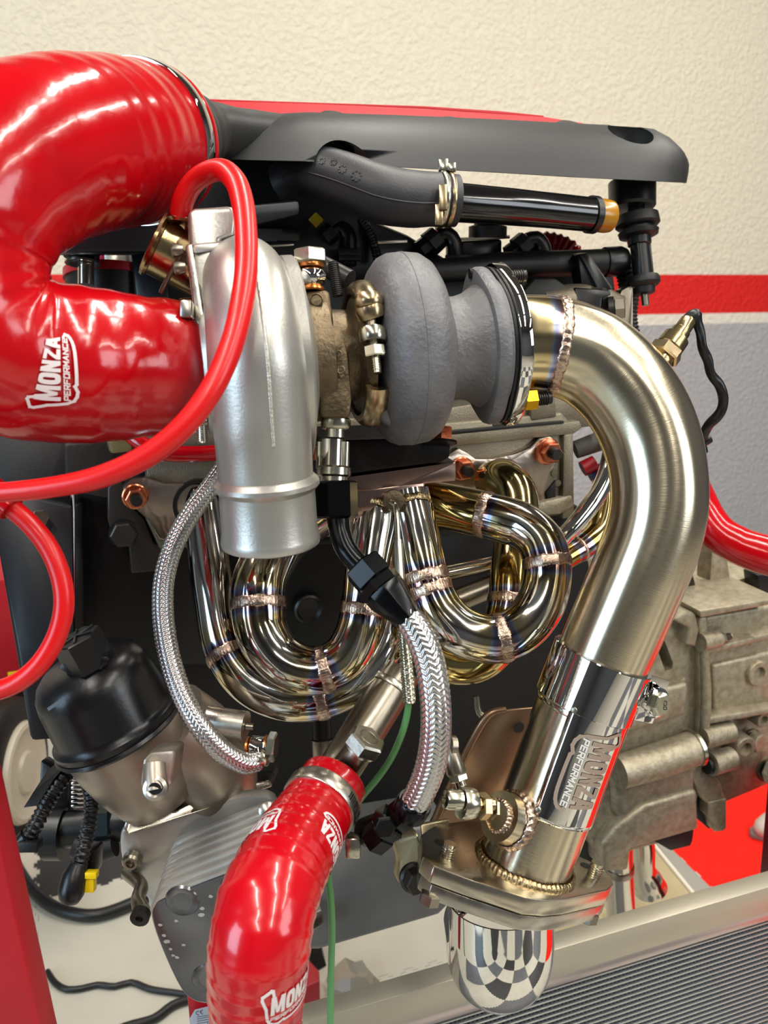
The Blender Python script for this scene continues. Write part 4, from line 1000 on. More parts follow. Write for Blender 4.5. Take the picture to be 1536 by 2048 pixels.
# machined outlet with beads
od = (o_end - p0).normalized(); oL = (o_end - p0).length; u = .553 / F
q = p0.lerp(o_end, .60); rem = (o_end - q).length
lathe('compressor_outlet', [(0, .0325), (rem * .02, .0338), (rem * .08, .0368), (rem * .14, .0370), (rem * .18, .0354), (rem * .22, .0334), (rem * .80, .0338), (rem * .86, .0347), (rem * .93, .0352), (rem * .98, .0346), (rem, .0330), (rem, .0295), (rem * .6, .0295)], q, od, m_castc, ch, n=56)
# cast front body, flange with pads, backplate
lathe('inlet_body', [(sx(384), .041), (sx(400), .0415), (sx(402), .050), (sx(412), .0525), (sx(470), .060), (sx(540), .066), (sx(570), .07)], TA, TX, m_castc, t, n=64)
lathe('inlet_neck', [(sx(368), .0385), (sx(372), .040), (sx(398), .040)], TA, TX, M('inlet_machined', (214, 214, 214), 1, .18), t, n=56)
ring('front_ring', [(sx(396), .036), (sx(396), .047), (sx(404), .0485), (sx(412), .0475), (sx(412), .036)], TA, TX, m_mach, t, n=64)
lathe('backplate', [(sx(556), .060), (sx(560), .0735), (sx(566), .0755), (sx(586), .0755), (sx(590), .074), (sx(593), .064), (sx(605), .05)], TA, TX, m_castc, t, n=72)
# actuator pad on the compressor cover
pad = [P(376, 425, .605), P(390, 417, .605), P(462, 412, .605), P(474, 424, .605), P(470, 470, .603), P(440, 480, .60), P(445, 560, .598), P(440, 650, .596), P(400, 655, .596), P(385, 560, .60), P(378, 470, .603)]
prism('actuator_pad', pad, TN * .05, m_castc, t, bevel=.003, seg=3)
prism('pad_step', [P(383, 488, .600), P(455, 480, .598), P(452, 500, .597), P(386, 508, .599)], TN * .02, m_castc, t, bevel=.002)
prism('mount_strip', [P(370, 492, .598), P(384, 486, .597), P(418, 700, .588), P(416, 722, .588), P(402, 722, .588)], TN * .012, m_mach, t, bevel=.0012)
for (x, y) in ((366, 500), (371, 535)):
    lathe('pad_bolt', [(0, .0035), (-.004, .0048), (-.007, .0048), (-.008, .003)], P(x, y, .60), TX, m_bolt, t, n=18)
# clamp screw parts under the inlet
lathe('inlet_clamp_screw', [(0, .0045), (.012, .0045), (.013, .003)], P(402, 838, .60), CD(.1, 1, 0), m_zinc, t, n=16)
thread('clamp_thread', P(404, 852, .60), CD(.05, -1, 0), .004, .012, m_zinc, t)
# bearing housing
lathe('bearing_core', [(sx(598), .048), (sx(640), .046), (sx(645), .036), (sx(690), .034), (sx(700), .044), (sx(716), .048)], TA, TX, m_brown, t, n=48)
bh = [P(606, 585, .622), P(660, 580, .624), P(668, 640, .622), P(672, 665, .621), P(694, 668, .621), P(700, 715, .619), P(704, 800, .619), P(702, 838, .621), P(642, 838, .619), P(636, 780, .617), P(628, 690, .617)]
prism('bearing_housing', bh, TN * .06, m_brown, t, bevel=.005, seg=4)
lathe('cast_medallion', [(.002, .0048), (-.0015, .0048), (-.002, .0042), (-.001, .0036), (-.001, .0005)], P(633, 601, .618), CD(-.05, -.05, 1), m_brown, t, n=24)
def glyph(name, lines, x0, y0, d, s, mat, par, r=.0009):
    b = Buf()
    for ln in lines:
        pth = Path([(P(x0 + x * s, y0 + y * s, d), r) for x, y in ln], step=.002); v, f, *_ = g_tube(pth, 6); b.add(v, f)
    return b.build(name, mat, par)
glyph('cast_numeral', [[(0, 0), (5, -3), (9, 1), (5, 6), (1, 11), (9, 9)], [(8, 2), (4, 8)]], 670, 706, .613, 1.5, m_brown, t)
glyph('cast_numeral', [[(1, 0), (7, -1), (9, 4), (5, 8), (1, 6), (1, 0)]], 674, 735, .613, 1.6, m_brown, t)
prism('cast_boss', [P(660, 702, .619), P(692, 698, .619), P(695, 752, .63), P(688, 760, .63), P(672, 758, .63)], TN * .01, m_brown, t, bevel=.002)
# oil feed banjo on top
u = .63 / F; bd = CD(.03, -1, .05)
bo = P(620, 500, .63)
hexa('banjo_bolt_head', bo, bd, 35 * u, 28 * u, m_zinc, t)
ring('copper_washer', [(28 * u, 10 * u), (28 * u, 27 * u), (34 * u, 28 * u), (36 * u, 27 * u), (36 * u, 10 * u)], bo, bd, m_copper, t)
lathe('banjo_eye', [(36 * u, 20 * u), (40 * u, 26 * u), (50 * u, 31 * u), (58 * u, 31 * u), (68 * u, 26 * u), (74 * u, 20 * u)], bo, bd, m_chrome, t)
ring('copper_washer', [(74 * u, 10 * u), (74 * u, 25 * u), (79 * u, 27 * u), (82 * u, 25 * u), (82 * u, 10 * u)], bo, bd, m_copper, t)
thread('stud', P(676, 592, .66), CD(-.15, 1, 0), .0042, .026, m_boltd, t, pitch=.0016)
lathe('rear_pipe_stub', [(0, .008), (.03, .008)], P(700, 560, .69), CD(-.8, .5, .3), m_boltd, t)
# V-band clamp with T-bolt
vs = sx(716)
def arcring(name, s0, prof, a0, a1, mat, par, n=56):
    v = []; f = []; m = len(prof)
    for k in range(n + 1):
        a = a0 + (a1 - a0) * k / n
        e = TU * math.sin(a) - TN * math.cos(a)
        for (ds, r) in prof: v.append(TP(s0 + ds) + e * r)
    for k in range(n):
        for j in range(m): f.append((k * m + j, k * m + (j + 1) % m, (k + 1) * m + (j + 1) % m, (k + 1) * m + j))
    f.append(tuple(range(m))); f.append(tuple(n * m + j for j in range(m)))
    return mk(name, v, f, mat, par, angle=40)
vp = [(-.0085, .0455), (-.0085, .0500), (-.0055, .0535), (-.001, .0552), (.0035, .0552), (.0075, .0535), (.0095, .050), (.0095, .0455), (.006, .0455), (.005, .0495), (-.004, .0495), (-.005, .0455)]
arcring('v_band_clamp', vs, vp, math.radians(38), math.radians(338), m_brass, t)
u = .625 / F
# trunnions and bolt in front of the clamp gap
tb0 = P(738, 604, .612); tbd = (P(754, 742, .606) - tb0).normalized()
lathe('trunnion', [(-16 * u, 14 * u), (-14 * u, 24 * u), (-4 * u, 29 * u), (6 * u, 29 * u), (14 * u, 24 * u), (17 * u, 14 * u)], tb0, tbd, m_brass, t, n=28)
lathe('trunnion_cup', [(0, 27 * u), (10 * u, 30 * u), (26 * u, 27 * u), (26 * u, 20 * u)], tb0 + tbd * 6 * u - CR * 2 * u, CD(.3, -1, .3), m_brass, t, n=28)
lathe('t_bolt', [(10 * u, 10 * u), (110 * u, 10 * u)], tb0, tbd, m_bolt, t, n=20)
lathe('lower_trunnion', [(52 * u, 12 * u), (54 * u, 24 * u), (60 * u, 27 * u), (76 * u, 27 * u), (82 * u, 24 * u), (84 * u, 12 * u)], tb0, tbd, m_zinc, t, n=28)
hexa('clamp_nut', tb0 + tbd * 90 * u, tbd, 22 * u, 22 * u, m_zinc, t)
thread('bolt_thread', tb0 + tbd * 108 * u, tbd, 9.5 * u, 36 * u, m_zinc, t, pitch=.0017)
# turbine scroll
ts = sx(786); pts = []
for k in range(0, 33):
    a = math.radians(-60 + k * 10.8)
    rm = .0305 - .011 * (k / 32); R = .0415 + (.0305 - rm) * .1
    pts.append((TP(ts, math.sin(a) * R, -math.cos(a) * R), rm))
pts.reverse()
lathe('turbine_housing', [(sx(730), .042), (sx(734), .054), (sx(742), .063), (sx(756), .0695), (sx(772), .0722), (sx(800), .0728), (sx(828), .0715), (sx(846), .067), (sx(858), .060), (sx(867), .050), (sx(874), .042), (sx(880), .038)], TA, TX, m_iron, t, n=88, rfun=lambda a: 1 + .02 * math.cos(a + 1.2), angle=60)
lathe('cast_parting_line', [(sx(793), .0715), (sx(795), .0731), (sx(798), .0731), (sx(800), .0715)], TA, TX, m_iron, t, n=88, rfun=lambda a: 1 + .02 * math.cos(a + 1.2))
lathe('turbine_neck', [(sx(862), .040), (sx(885), .0395), (sx(905), .0395), (sx(925), .0415), (sx(945), .0465), (sx(962), .0505), (sx(980), .0525)], TA, TX, m_iron, t, n=64)
prism('turbine_foot', [P(752, 800, .63), P(862, 790, .645), P(858, 820, .645), P(850, 866, .645), P(812, 874, .643), P(796, 860, .64), P(765, 848, .635)], TN * .05, m_iron, t, bevel=.006, seg=3)
pf = []
for k in range(72):
    a = 2 * math.pi * k / 72
    ear = max(0, math.cos(a - math.radians(104))) ** 12 + max(0, math.cos(a - math.radians(-72))) ** 12
    pf.append((math.cos(a), math.sin(a), .0535 + .009 * ear))
def earplate(name, s0, s1, dr, mat, par, bev=.002):
    v = [TP(s0) + (TU * y - TN * x) * (r + dr) for x, y, r in pf] + [TP(s1) + (TU * y - TN * x) * (r + dr) for x, y, r in pf]
    n = len(pf); f = [tuple(range(n)), tuple(range(2 * n - 1, n - 1, -1))] + [(k, (k + 1) % n, n + (k + 1) % n, n + k) for k in range(n)]
    return mk(name, v, f, mat, par, bevel=bev)
earplate('outlet_flange', sx(948), sx(982), -.001, m_iron, t, .004)
earplate('flange_gasket', sx(982), sx(989), -.0015, m_blackm, t, .0004)
lathe('ear_bolt_hole', [(0, .004), (-.0006, .004), (-.0008, .0004)], TP(sx(946)) + (TU * math.sin(math.radians(98)) - TN * math.cos(math.radians(98))) * .056, TX, m_dark, t, n=16)
# drain fitting under the bearing housing
u = .64 / F; dr0 = P(672, 836, .64); drd = CD(-.03, -1, -.02)
lathe('drain_flange', [(0, 26 * u), (4 * u, 30 * u), (16 * u, 30 * u), (22 * u, 27 * u), (24 * u, 20 * u), (40 * u, 20 * u)], dr0, drd, m_zinc, t)
# ------------------------------------------------------------------ oil drain line
t = thing('oil_drain_line', 'braided steel oil drain hose with black hose-end fittings under the turbo', 'hose', P(830, 1610, .64))
lathe('steel_tube', [(0, 27 * u), (60 * u, 27 * u)], P(665, 880, .645), drd, m_steel, t)
for (dx, w_) in ((-24, 8), (26, 9)):
    lathe('adapter_lug', [(0, w_ * u), (54 * u, w_ * u)], P(665 + dx, 884, .642), drd, m_zinc, t, n=14)
lathe('adapter_nut', [(0, 30 * u), (4 * u, 34 * u), (18 * u, 34 * u), (22 * u, 28 * u), (32 * u, 28 * u)], P(668, 932, .64), drd, m_zinc, t)
hexa('black_swivel_nut', P(671, 962, .638), CD(.03, -1, 0), 44 * u, 74 * u, m_anod, t, rot=.3)
pa = Path([(676, 1030, .636, 24), (680, 1062, .634, 22), (692, 1098, .63, 22), (718, 1130, .627, 22), (735, 1145, .625, 23)]); tube('bent_tube', pa, m_anod, t)
fd = (P(812, 1232, .612) - P(722, 1128, .625)).normalized(); fo = P(722, 1128, .625)
hexa('fitting_nut', fo, fd, 42 * u, 46 * u, m_anod, t, rot=.2)
hexa('fitting_collar', fo + fd * 44 * u, fd, 46 * u, 26 * u, m_anod, t, rot=.6)
v, f = g_lathe([(68 * u, 44 * u), (84 * u, 43 * u), (128 * u, 30 * u), (146 * u, 27 * u), (146 * u, 20 * u)], fo, fd, n=8)
mk('hose_socket', v, f, m_anod, t, bevel=.0006, angle=25)
pa = Path([(808, 1226, .613, 26), (832, 1258, .61, 28), (856, 1312, .607, 29), (869, 1380, .606, 29), (872, 1450, .61, 29), (864, 1520, .62, 29), (845, 1575, .63, 28), (822, 1618, .64, 27)], step=.0006)
braid('braided_hose', pa, m_braid, t, n=112, lay=16, pitch=.0042, amp=.0009)
pe, te, *_ = pa.at(pa.L); u = .65 / F
ring('socket_rim', [(-22 * u, 28 * u), (-22 * u, 33 * u), (-16 * u, 36 * u), (10 * u, 35 * u), (10 * u, 28 * u)], pe, te, m_anod, t)
pb = Path([(826, 1612, .64, 34), (800, 1634, .648, 34), (775, 1650, .655, 30)]); tube('lower_socket', pb, m_anod, t, n=8, angle=30)
hexa('lower_nut', P(790, 1640, .645), CD(-.8, -.55, .3), 36 * u, 34 * u, m_anod, t)
pb = Path([(775, 1650, .655, 28), (752, 1656, .665, 28), (735, 1664, .675, 30)]); tube('lower_elbow', pb, m_anod, t, n=20)
hexa('lower_adapter', P(770, 1662, .648), CD(-.7, -.7, .3), 32 * u, 40 * u, m_anod, t)
hexa('lower_cap', P(768, 1652, .63), CD(.2, -.1, -1), 22 * u, 12 * u, m_anod, t)
# ------------------------------------------------------------------ exhaust manifold
t = thing('exhaust_manifold', 'polished stainless exhaust manifold with looping welded runner tubes', 'exhaust manifold', P(790, 1400, .80))
def runner(pts, welds, mat=m_runner, wm=m_weld):
    pa = Path(pts, step=.003); ws = [pa.near(x, y) for x, y in welds]
    o = tube('runner_tube', pa, mat, t, n=48, welds=ws)
    for a in ws: weld(pa, a, wm, o, w=.0105, h=.0011)
    return pa
runner([(402, 985, .835, 40), (410, 1060, .825, 42), (430, 1190, .80, 44), (456, 1300, .785, 47), (500, 1362, .775, 48), (565, 1392, .77, 49), (640, 1390, .77, 49), (715, 1352, .775, 48), (765, 1285, .785, 46), (785, 1200, .80, 44), (790, 1090, .80, 40)], [(456, 1306), (640, 1390)])
runner([(635, 1030, .83, 46), (588, 1062, .80, 50), (545, 1108, .765, 54), (519, 1165, .745, 55), (517, 1207, .74, 55), (524, 1262, .735, 53), (562, 1318, .73, 50), (610, 1340, .728, 49), (650, 1338, .728, 48), (692, 1310, .73, 47), (718, 1258, .733, 46), (726, 1210, .736, 45), (738, 1120, .742, 45), (752, 1040, .75, 45), (757, 1000, .755, 44)], [(517, 1207), (648, 1338), (725, 1215)])
runner([(815, 985, .755, 44), (828, 1045, .75, 45), (842, 1110, .742, 46), (857, 1172, .737, 46), (880, 1222, .733, 48), (915, 1258, .73, 49), (958, 1275, .73, 49), (1003, 1276, .73, 49), (1050, 1250, .733, 49), (1082, 1205, .737, 49), (1094, 1160, .74, 48), (1094, 1125, .742, 48), (1080, 1082, .748, 47), (1045, 1052, .757, 47), (1010, 1040, .763, 47), (970, 1030, .77, 46), (900, 1015, .785, 45), (835, 1005, .80, 44)], [(853, 1152), (858, 1180), (1003, 1276), (1094, 1128), (972, 1031)])
runner([(985, 962, .905, 40), (1005, 962, .885, 43), (1030, 985, .865, 43), (1038, 1030, .85, 42), (1030, 1090, .835, 42), (1022, 1150, .82, 42), (1018, 1210, .81, 43), (1002, 1270, .80, 45), (960, 1315, .79, 47), (905, 1322, .785, 47), (850, 1295, .785, 46), (812, 1240, .79, 44), (800, 1150, .80, 42), (800, 1060, .80, 40)], [(1018, 1205)], mat=m_runner_gold)
# gold straight piece over the loop end
pa = Path([(838, 1005, .795, 46.5), (900, 1015, .784, 46.5), (962, 1028, .771, 47.5)]); tube('gold_tube_section', pa, m_runner_gold, t, n=48)
# head flange plates with copper nuts
m_flange = bpy.data.materials.new('swirl_machined_flange'); m_flange.use_nodes = True
nt = m_flange.node_tree; b_ = nt.nodes['Principled BSDF']; b_.inputs['Base Color'].default_value = (*lin((172, 158, 144)), 1); b_.inputs['Metallic'].default_value = 1; b_.inputs['Roughness'].default_value = .27
ge = nt.nodes.new('ShaderNodeTexCoord'); wv = nt.nodes.new('ShaderNodeTexWave'); wv.wave_type = 'RINGS'; wv.inputs['Scale'].default_value = 60; wv.inputs['Distortion'].default_value = 14; wv.inputs['Detail'].default_value = 2; wv.inputs['Detail Scale'].default_value = .6
nt.links.new(ge.outputs['Object'], wv.inputs['Vector'])
bpn = nt.nodes.new('ShaderNodeBump'); bpn.inputs['Strength'].default_value = .12; bpn.inputs['Distance'].default_value = .0006; nt.links.new(wv.outputs['Fac'], bpn.inputs['Height']); nt.links.new(bpn.outputs[0], b_.inputs['Normal'])
hp = [(905, 905), (918, 897), (934, 905), (952, 918), (985, 918), (1030, 908), (1060, 896), (1080, 878), (1100, 873), (1116, 882), (1122, 902), (1112, 925), (1100, 945), (1092, 975), (1085, 1000), (1066, 1010), (900, 1030), (850, 1030), (640, 1050), (440, 1075), (350, 1085), (318, 1078), (296, 1040), (268, 1015), (246, 1000), (246, 975), (262, 958), (290, 955), (330, 968), (400, 968), (470, 955), (640, 935), (880, 918)]
fl = prism('head_flange', EP(hp, 0), EN * .0095, m_flange, t, bevel=.0012)
def stud_nut(x, y, r, par, mat=m_copnut):
    o = E(x, y, 0); d = (o - CAMP).dot(CF); q = r * d / F
    wsh = lathe('nut_flange', [(0, q), (-.0025, q), (-.0035, q * .9)], o, EN, mat, par, n=36)
    hexa('copper_nut', o - EN * .003, -EN, q * .82, .011, mat, par)
    thread('stud_end', o - EN * .010, -EN, q * .44, .012, m_boltd, par, pitch=.0016)
stud_nut(1094, 902, 27, t); stud_nut(922, 936, 24, t); stud_nut(270, 992, 26, t)
ring('port_rim', [(0, .021), (-.004, .0225), (-.004, .0255), (.003, .0255), (.003, .021)], E(1000, 962, 0), EN, m_runner_gold, t)
ring('port_rim', [(0, .021), (-.004, .0225), (-.004, .0255), (.003, .0255), (.003, .021)], E(400, 1010, 0), EN, m_dark, t)
# turbo foot flange and collector box
m_col = M('collector_plate_steel', (176, 150, 140), 1, .2, var=(10, (160, 128, 116), .3))
prism('turbo_foot_flange', [P(628, 905, .72), P(640, 880, .715), P(890, 872, .735), P(902, 890, .735), P(902, 915, .735), P(884, 925, .735), P(640, 957, .72), P(628, 945, .72)], TN * .07, m_rust, t, bevel=.003)
cb = [P(636, 962, .722), P(905, 926, .742), P(913, 924, .745), P(913, 962, .746), P(850, 968, .745), P(850, 1020, .747), P(800, 1022, .742), P(700, 1040, .733), P(640, 1040, .728)]
prism('collector_box', cb, TN * .06, m_col, t, bevel=.0015)
prism('collector_step', [P(644, 990, .722), P(848, 966, .742), P(848, 1012, .743), P(648, 1030, .724)], TN * .01, m_col, t, bevel=.0008)
hexa('flange_nut', P(881, 883, .728), CD(0, 1, .1), .0105, .012, m_copnut, t)
lathe('flange_nut_washer', [(-.002, .014), (0, .014)], P(881, 883, .728), CD(0, 1, .1), m_rust, t)
hexa('flange_nut', P(632, 922, .715), CD(0, 1, .1), .0085, .011, m_copnut, t)
weld(Path([(P(752, 1018, .748), .0172), (P(757, 1000, .752), .017)]), .0, m_weld_gold, t, w=.007, h=.0016)
weld(Path([(P(822, 1014, .748), .0172), (P(817, 1000, .752), .017)]), .0, m_weld_gold, t, w=.007, h=.0016)
pa = Path([(798, 1330, .76, 38), (782, 1370, .755, 42)])
# ------------------------------------------------------------------ temperature probe
t = thing('temperature_probe', 'exhaust temperature probe with steel sleeve, spring and green cable', 'probe', P(790, 1010, .72))
lathe('probe_nut', [(0, .009), (-.004, .0095), (-.008, .0085), (-.009, .004)], P(786, 1000, .735), CD(-.1, .05, 1), m_brown, t, n=24)
tube('probe_stem', Path([(782, 1003, .716, 5), (790, 1010, .708, 5), (794, 1030, .703, 5), (796, 1060, .70, 5), (797, 1082, .698, 5)], step=.002), m_zinc, t, n=12)
tube('probe_sleeve', Path([(797, 1080, .698, 8.5), (802, 1170, .69, 8.5)]), m_mach, t, n=18)
tube('lower_sleeve', Path([(803, 1165, .69, 7), (806, 1245, .668, 7)]), m_mach, t, n=18)
pa = Path([(805, 1240, .668, 11), (812, 1320, .672, 12), (819, 1404, .68, 12)], step=.0005)
tube('strain_spring', pa, m_zinc, t, n=16, disp=lambda s, a: .0007 * math.sin(s * 2 * math.pi / .0023 - a))
tube('green_cable', Path([(818, 1402, .68, 6.5), (814, 1430, .685, 7), (803, 1470, .69, 7), (780, 1520, .70, 7), (752, 1560, .705, 7), (722, 1596, .71, 7), (694, 1640, .715, 7), (668, 1690, .72, 7), (656, 1740, .72, 7), (661, 1790, .72, 7), (664, 1850, .72, 7), (662, 1950, .72, 7), (660, 2080, .72, 7)], step=.004), m_green, t, n=14)
# ------------------------------------------------------------------ downpipe
t = thing('downpipe', 'large brushed stainless downpipe sweeping from the turbo to a bolted flange', 'exhaust pipe', P(1045, 1745, .72))
dp = [(1012, 690, .683, 97), (1050, 690, .684, 98), (1085, 691, .685, 98), (1125, 697, .686, 97), (1178, 717, .687, 97), (1216, 745, .687, 97), (1252, 783, .686, 97), (1284, 835, .686, 97), (1305, 890, .685, 96), (1317, 960, .684, 95), (1316, 1020, .684, 95), (1305, 1075, .685, 95), (1285, 1130, .687, 95), (1262, 1185, .69, 94), (1235, 1248, .694, 93), (1207, 1312, .698, 92), (1170, 1402, .703, 92), (1130, 1510, .709, 91), (1090, 1620, .714, 91), (1052, 1722, .719, 91), (1047, 1738, .7195, 91)]
DP = Path(dp, step=.003)
wl = DP.near(1105, 693)
neck = tube('pipe_neck', DP, m_brush_h, t, n=72, welds=[wl], s1=wl + .001)
main = tube('pipe_bend', DP, m_brush, t, n=72, s0=wl - .001)
weld(DP, wl, m_weld, t, w=.009, h=.0018, n=160, rip=40)
weld(DP, .003, m_weld_gold, t, w=.005, h=.0016, n=120)
# polished flange disc with ears at the turbo end
earplate('turbo_flange', sx(990), sx(1016), .0015, m_chrome, t, .0012)
lathe('flange_hub', [(sx(1012), .049), (sx(1022), .047), (sx(1026), .040)], TA, TX, m_steel, t, n=56)
ga = math.radians(-68)
hexa('brass_flange_nut', TP(sx(1017), -.040, -.03) , TX, .0085, .011, M('brass_nut_yellow', (222, 170, 40), 1, .25), t)
thread('flange_stud', TP(sx(1030), -.040, -.03), TX, .0055, .018, m_boltd, t, pitch=.0018)
thread('flange_stud', TP(sx(1010), .052, -.014), TX, .0048, .012, m_boltd, t, pitch=.0018)
# slip joint sleeve with pinch bolt
sa, sb_ = DP.near(1207, 1312), DP.near(1168, 1408)
p_, tt, nn, bb_, r_ = DP.at((sa + sb_) / 2); hl = (sb_ - sa) / 2
slv = ring('slip_joint_sleeve', [(-hl, r_), (-hl, r_ + .0028), (-hl + .0006, r_ + .0034), (hl - .0006, r_ + .0034), (hl, r_ + .0028), (hl, r_)], p_, tt, m_chrome, t, n=80)
tabc = P(1318, 1400, .70)
tb_ = [P(1288, 1348, .695), P(1302, 1350, .695), P(1340, 1362, .70), P(1305, 1448, .703), P(1262, 1440, .70), P(1276, 1400, .698)]
prism('pinch_tab', tb_, CF * .003, m_chrome, slv, bevel=.0005)
lathe('bolt_flange', [(0, .0125), (-.003, .0125), (-.004, .011)], P(1310, 1404, .694), CD(-.55, .12, 1), m_chrome, slv, n=32)
hexa('pinch_bolt', P(1310, 1404, .691), CD(.55, -.12, -1), .0095, .009, m_zinc, slv)
u = .68 / F
bh_ = P(1310, 1404, .691) + CD(.55, -.12, -1) * .0092
_, aa, bb2 = frame(CD(.55, -.12, -1))
strokes_on('bolt_marking', [[(-3, -3), (-3, 3)], [(0, -3), (2, -3), (2, 0), (0, 0), (0, -3)], [(0, 1), (2, 1), (2, 3), (0, 3), (0, 1)]], lambda x, y: bh_ + CR * (x * .0011) - CU * (y * .0011), .0009 / .0011 * .7, m_boltd, slv)
band('sleeve_lower_lip', DP, sb_ + .003, .004, .0008, m_steel, t)
# rod-end boss welded to the pipe
bo = DP.surf(*DP.inv(1010, 1640)); bn = CD(-.93, .05, -.5)
bc = P(1008, 1628, .672)
pth = Path([(P(1030, 1642, .690), .0205), (P(998, 1632, .680), .0198)]); tube('welded_boss', pth, m_brush, t, n=40)
weld(Path([(P(1024, 1640, .688), .0212), (P(1020, 1639, .6868), .0212)]), 0, m_weld, t, w=.009, h=.0028, rip=26)
weld(Path([(P(998, 1632, .680), .012), (P(994, 1631, .6788), .012)]), 0, m_weld, t, w=.006, h=.0018, rip=26)
# emblem plate (cylindrical sheet with rivets)
e0 = DP.inv(1147, 1416); e1 = DP.inv(1069, 1612)
s_a, s_b = e0[0], e1[0]; g0 = (e0[1] + e1[1]) / 2
gr = DP.inv(1175, 1540)[1]
gsign = 1 if math.sin(gr - g0) > 0 else -1
nS, nA = 30, 26; v = []; f = []; span = math.radians(168)
for i in range(nS + 1):
    a = s_a - .004 + (s_b - s_a + .012) * i / nS
    for k in range(nA + 1):
        v.append(DP.surf(a, g0 - gsign * .03 + gsign * span * k / nA, .0012))
for i in range(nS):
    for k in range(nA): f.append((i * (nA + 1) + k, i * (nA + 1) + k + 1, (i + 1) * (nA + 1) + k + 1, (i + 1) * (nA + 1) + k))
plate = mk('emblem_plate', v, f, m_chrome, t, angle=60)
sol = plate.modifiers.new('thickness', 'SOLIDIFY'); sol.thickness = .0008; sol.offset = 0
for (s_, g_) in ((s_a, g0 + gsign * .06), (s_b, g0 + gsign * .06)):
    p = DP.surf(s_, g_, .001); nr = (p - DP.at(s_)[0]).normalized()
    lathe('rivet', [(0, .0028), (.0018, .0028), (.0028, .002), (.003, .0002)], p, nr, m_bolt, t, n=18)
m_flsteel = M('flange_steel', (206, 197, 178), 1, .2, bump=(120, .06, 3), rvar=(50, .3))
# bottom flange, studs, weld
fo_, fx, *_ = DP.at(DP.L); fn = fx
def FPt(x, y, k=0.0): return onplane(x, y, fo_ - fn * .004, fn) + fn * k
ft = [(843, 1668), (846, 1712), (868, 1732), (950, 1762), (1052, 1796), (1095, 1800), (1134, 1797), (1216, 1780), (1228, 1768), (1222, 1752), (1185, 1724), (1150, 1708), (1050, 1660), (935, 1640), (872, 1648)]
bf = prism('bottom_flange', [FPt(x, y) for x, y in ft], fn * .014, m_flsteel, t, bevel=.0016)
weld(Path([(fo_ - fn * .0045, DP.r[-1] + .0022), (fo_ + fn * .0015, DP.r[-1] + .0022)]), 0, m_weld_gold, t, w=.009, h=.0028, n=200, rip=60)
for (x, y) in ((892, 1714), (1187, 1752)):
    thread('flange_stud', FPt(x, y), -fn, .0058, .012, m_zinc, t, pitch=.002)
for (x, y, q) in ((882, 1686, .006), (1172, 1731, .005)):
    lathe('bolt_hole', [(0, q), (-.0002, q), (-.0003, .0003)], FPt(x, y), fn, m_dark, t, n=24)
# ------------------------------------------------------------------ chrome elbow below
t = thing('chrome_elbow', 'mirror polished elbow pipe bolted under the downpipe flange', 'exhaust pipe', P(1000, 2010, .74))
cf = [FPt(x, y, .0155) for x, y in ft]; cc_ = sum(cf, Vector()) / len(cf)
prism('thin_flange', [cc_ + (p - cc_) * .965 for p in cf], fn * .012, m_mach, t, bevel=.001)
for (x, y) in ((868, 1730), (1205, 1772), (900, 1660)):
    hexa('flange_bolt', FPt(x, y, .0235) + (cc_ - FPt(x, y, .0155)) * .06, fn, .0085, .009, m_bolt, t)
c0 = P(1003, 1800, .725) + fn * 0; dn = (P(1003, 2010, .735) - c0).normalized()
rad = .0440
bk = (CF + CU * .25).normalized()
ep = [(c0 + dn * .0, rad), (c0 + dn * .02, rad)]
Rb = .046
for k in range(0, 10):
    a = math.radians(k * 10)
    ep.append((c0 + dn * (.028 + Rb * math.sin(a)) + bk * (Rb * (1 - math.cos(a))), rad))
ep.append((ep[-1][0] + bk * .03, rad))
pa = Path(ep, step=.003); tube('elbow', pa, m_chrome, t, n=64, wall=.0015)
# ------------------------------------------------------------------ rod end linkage
t = thing('rod_end_link', 'zinc plated rod-end support link bolted to the downpipe boss', 'link', P(930, 1610, .66))
u = .66 / F
lathe('rod_end_eye', [(-10 * u, 22 * u), (-8 * u, 31 * u), (0, 33 * u), (12 * u, 33 * u), (20 * u, 31 * u), (22 * u, 20 * u)], P(938, 1606, .655), CD(-.9, .15, -.35), m_zinc, t)
lathe('eye_ball', [(-20 * u, 12 * u), (-12 * u, 20 * u), (12 * u, 20 * u), (30 * u, 12 * u)], P(938, 1606, .655), CD(-.9, .15, -.35), m_chrome, t)
lathe('spacer', [(0, 20 * u), (30 * u, 20 * u), (34 * u, 17 * u), (36 * u, 9 * u), (30 * u, 8 * u), (30 * u, .5 * u)], P(920, 1600, .65), CD(-.9, .15, -.35), m_zinc, t)
pa = Path([(925, 1580, .66, 12), (914, 1546, .663, 11)], step=.01); tube('link_rod', pa, m_steel, t, n=18)
hexa('lock_nut', P(918, 1562, .662), CD(-.25, .95, .15), 20 * u, 14 * u, m_zinc, t)
lathe('upper_sleeve', [(0, 18 * u), (6 * u, 21 * u), (50 * u, 16 * u), (56 * u, 14 * u)], P(914, 1550, .664), CD(-.25, .95, .15), m_bolt, t)
lathe('upper_eye', [(-8 * u, 16 * u), (-6 * u, 22 * u), (6 * u, 22 * u), (8 * u, 16 * u)], P(902, 1492, .668), CD(-.9, .15, -.35), m_bolt, t)
lathe('boss_bolt_shank', [(0, 15 * u), (40 * u, 15 * u)], P(950, 1610, .66), CD(.93, -.1, .4), m_gold, t)
hexa('boss_nut', P(958, 1612, .662), CD(.93, -.15, .4), 27 * u, 20 * u, m_gold, t)
hexa('boss_nut', P(982, 1616, .668), CD(.93, -.15, .4), 24 * u, 10 * u, m_gold, t)
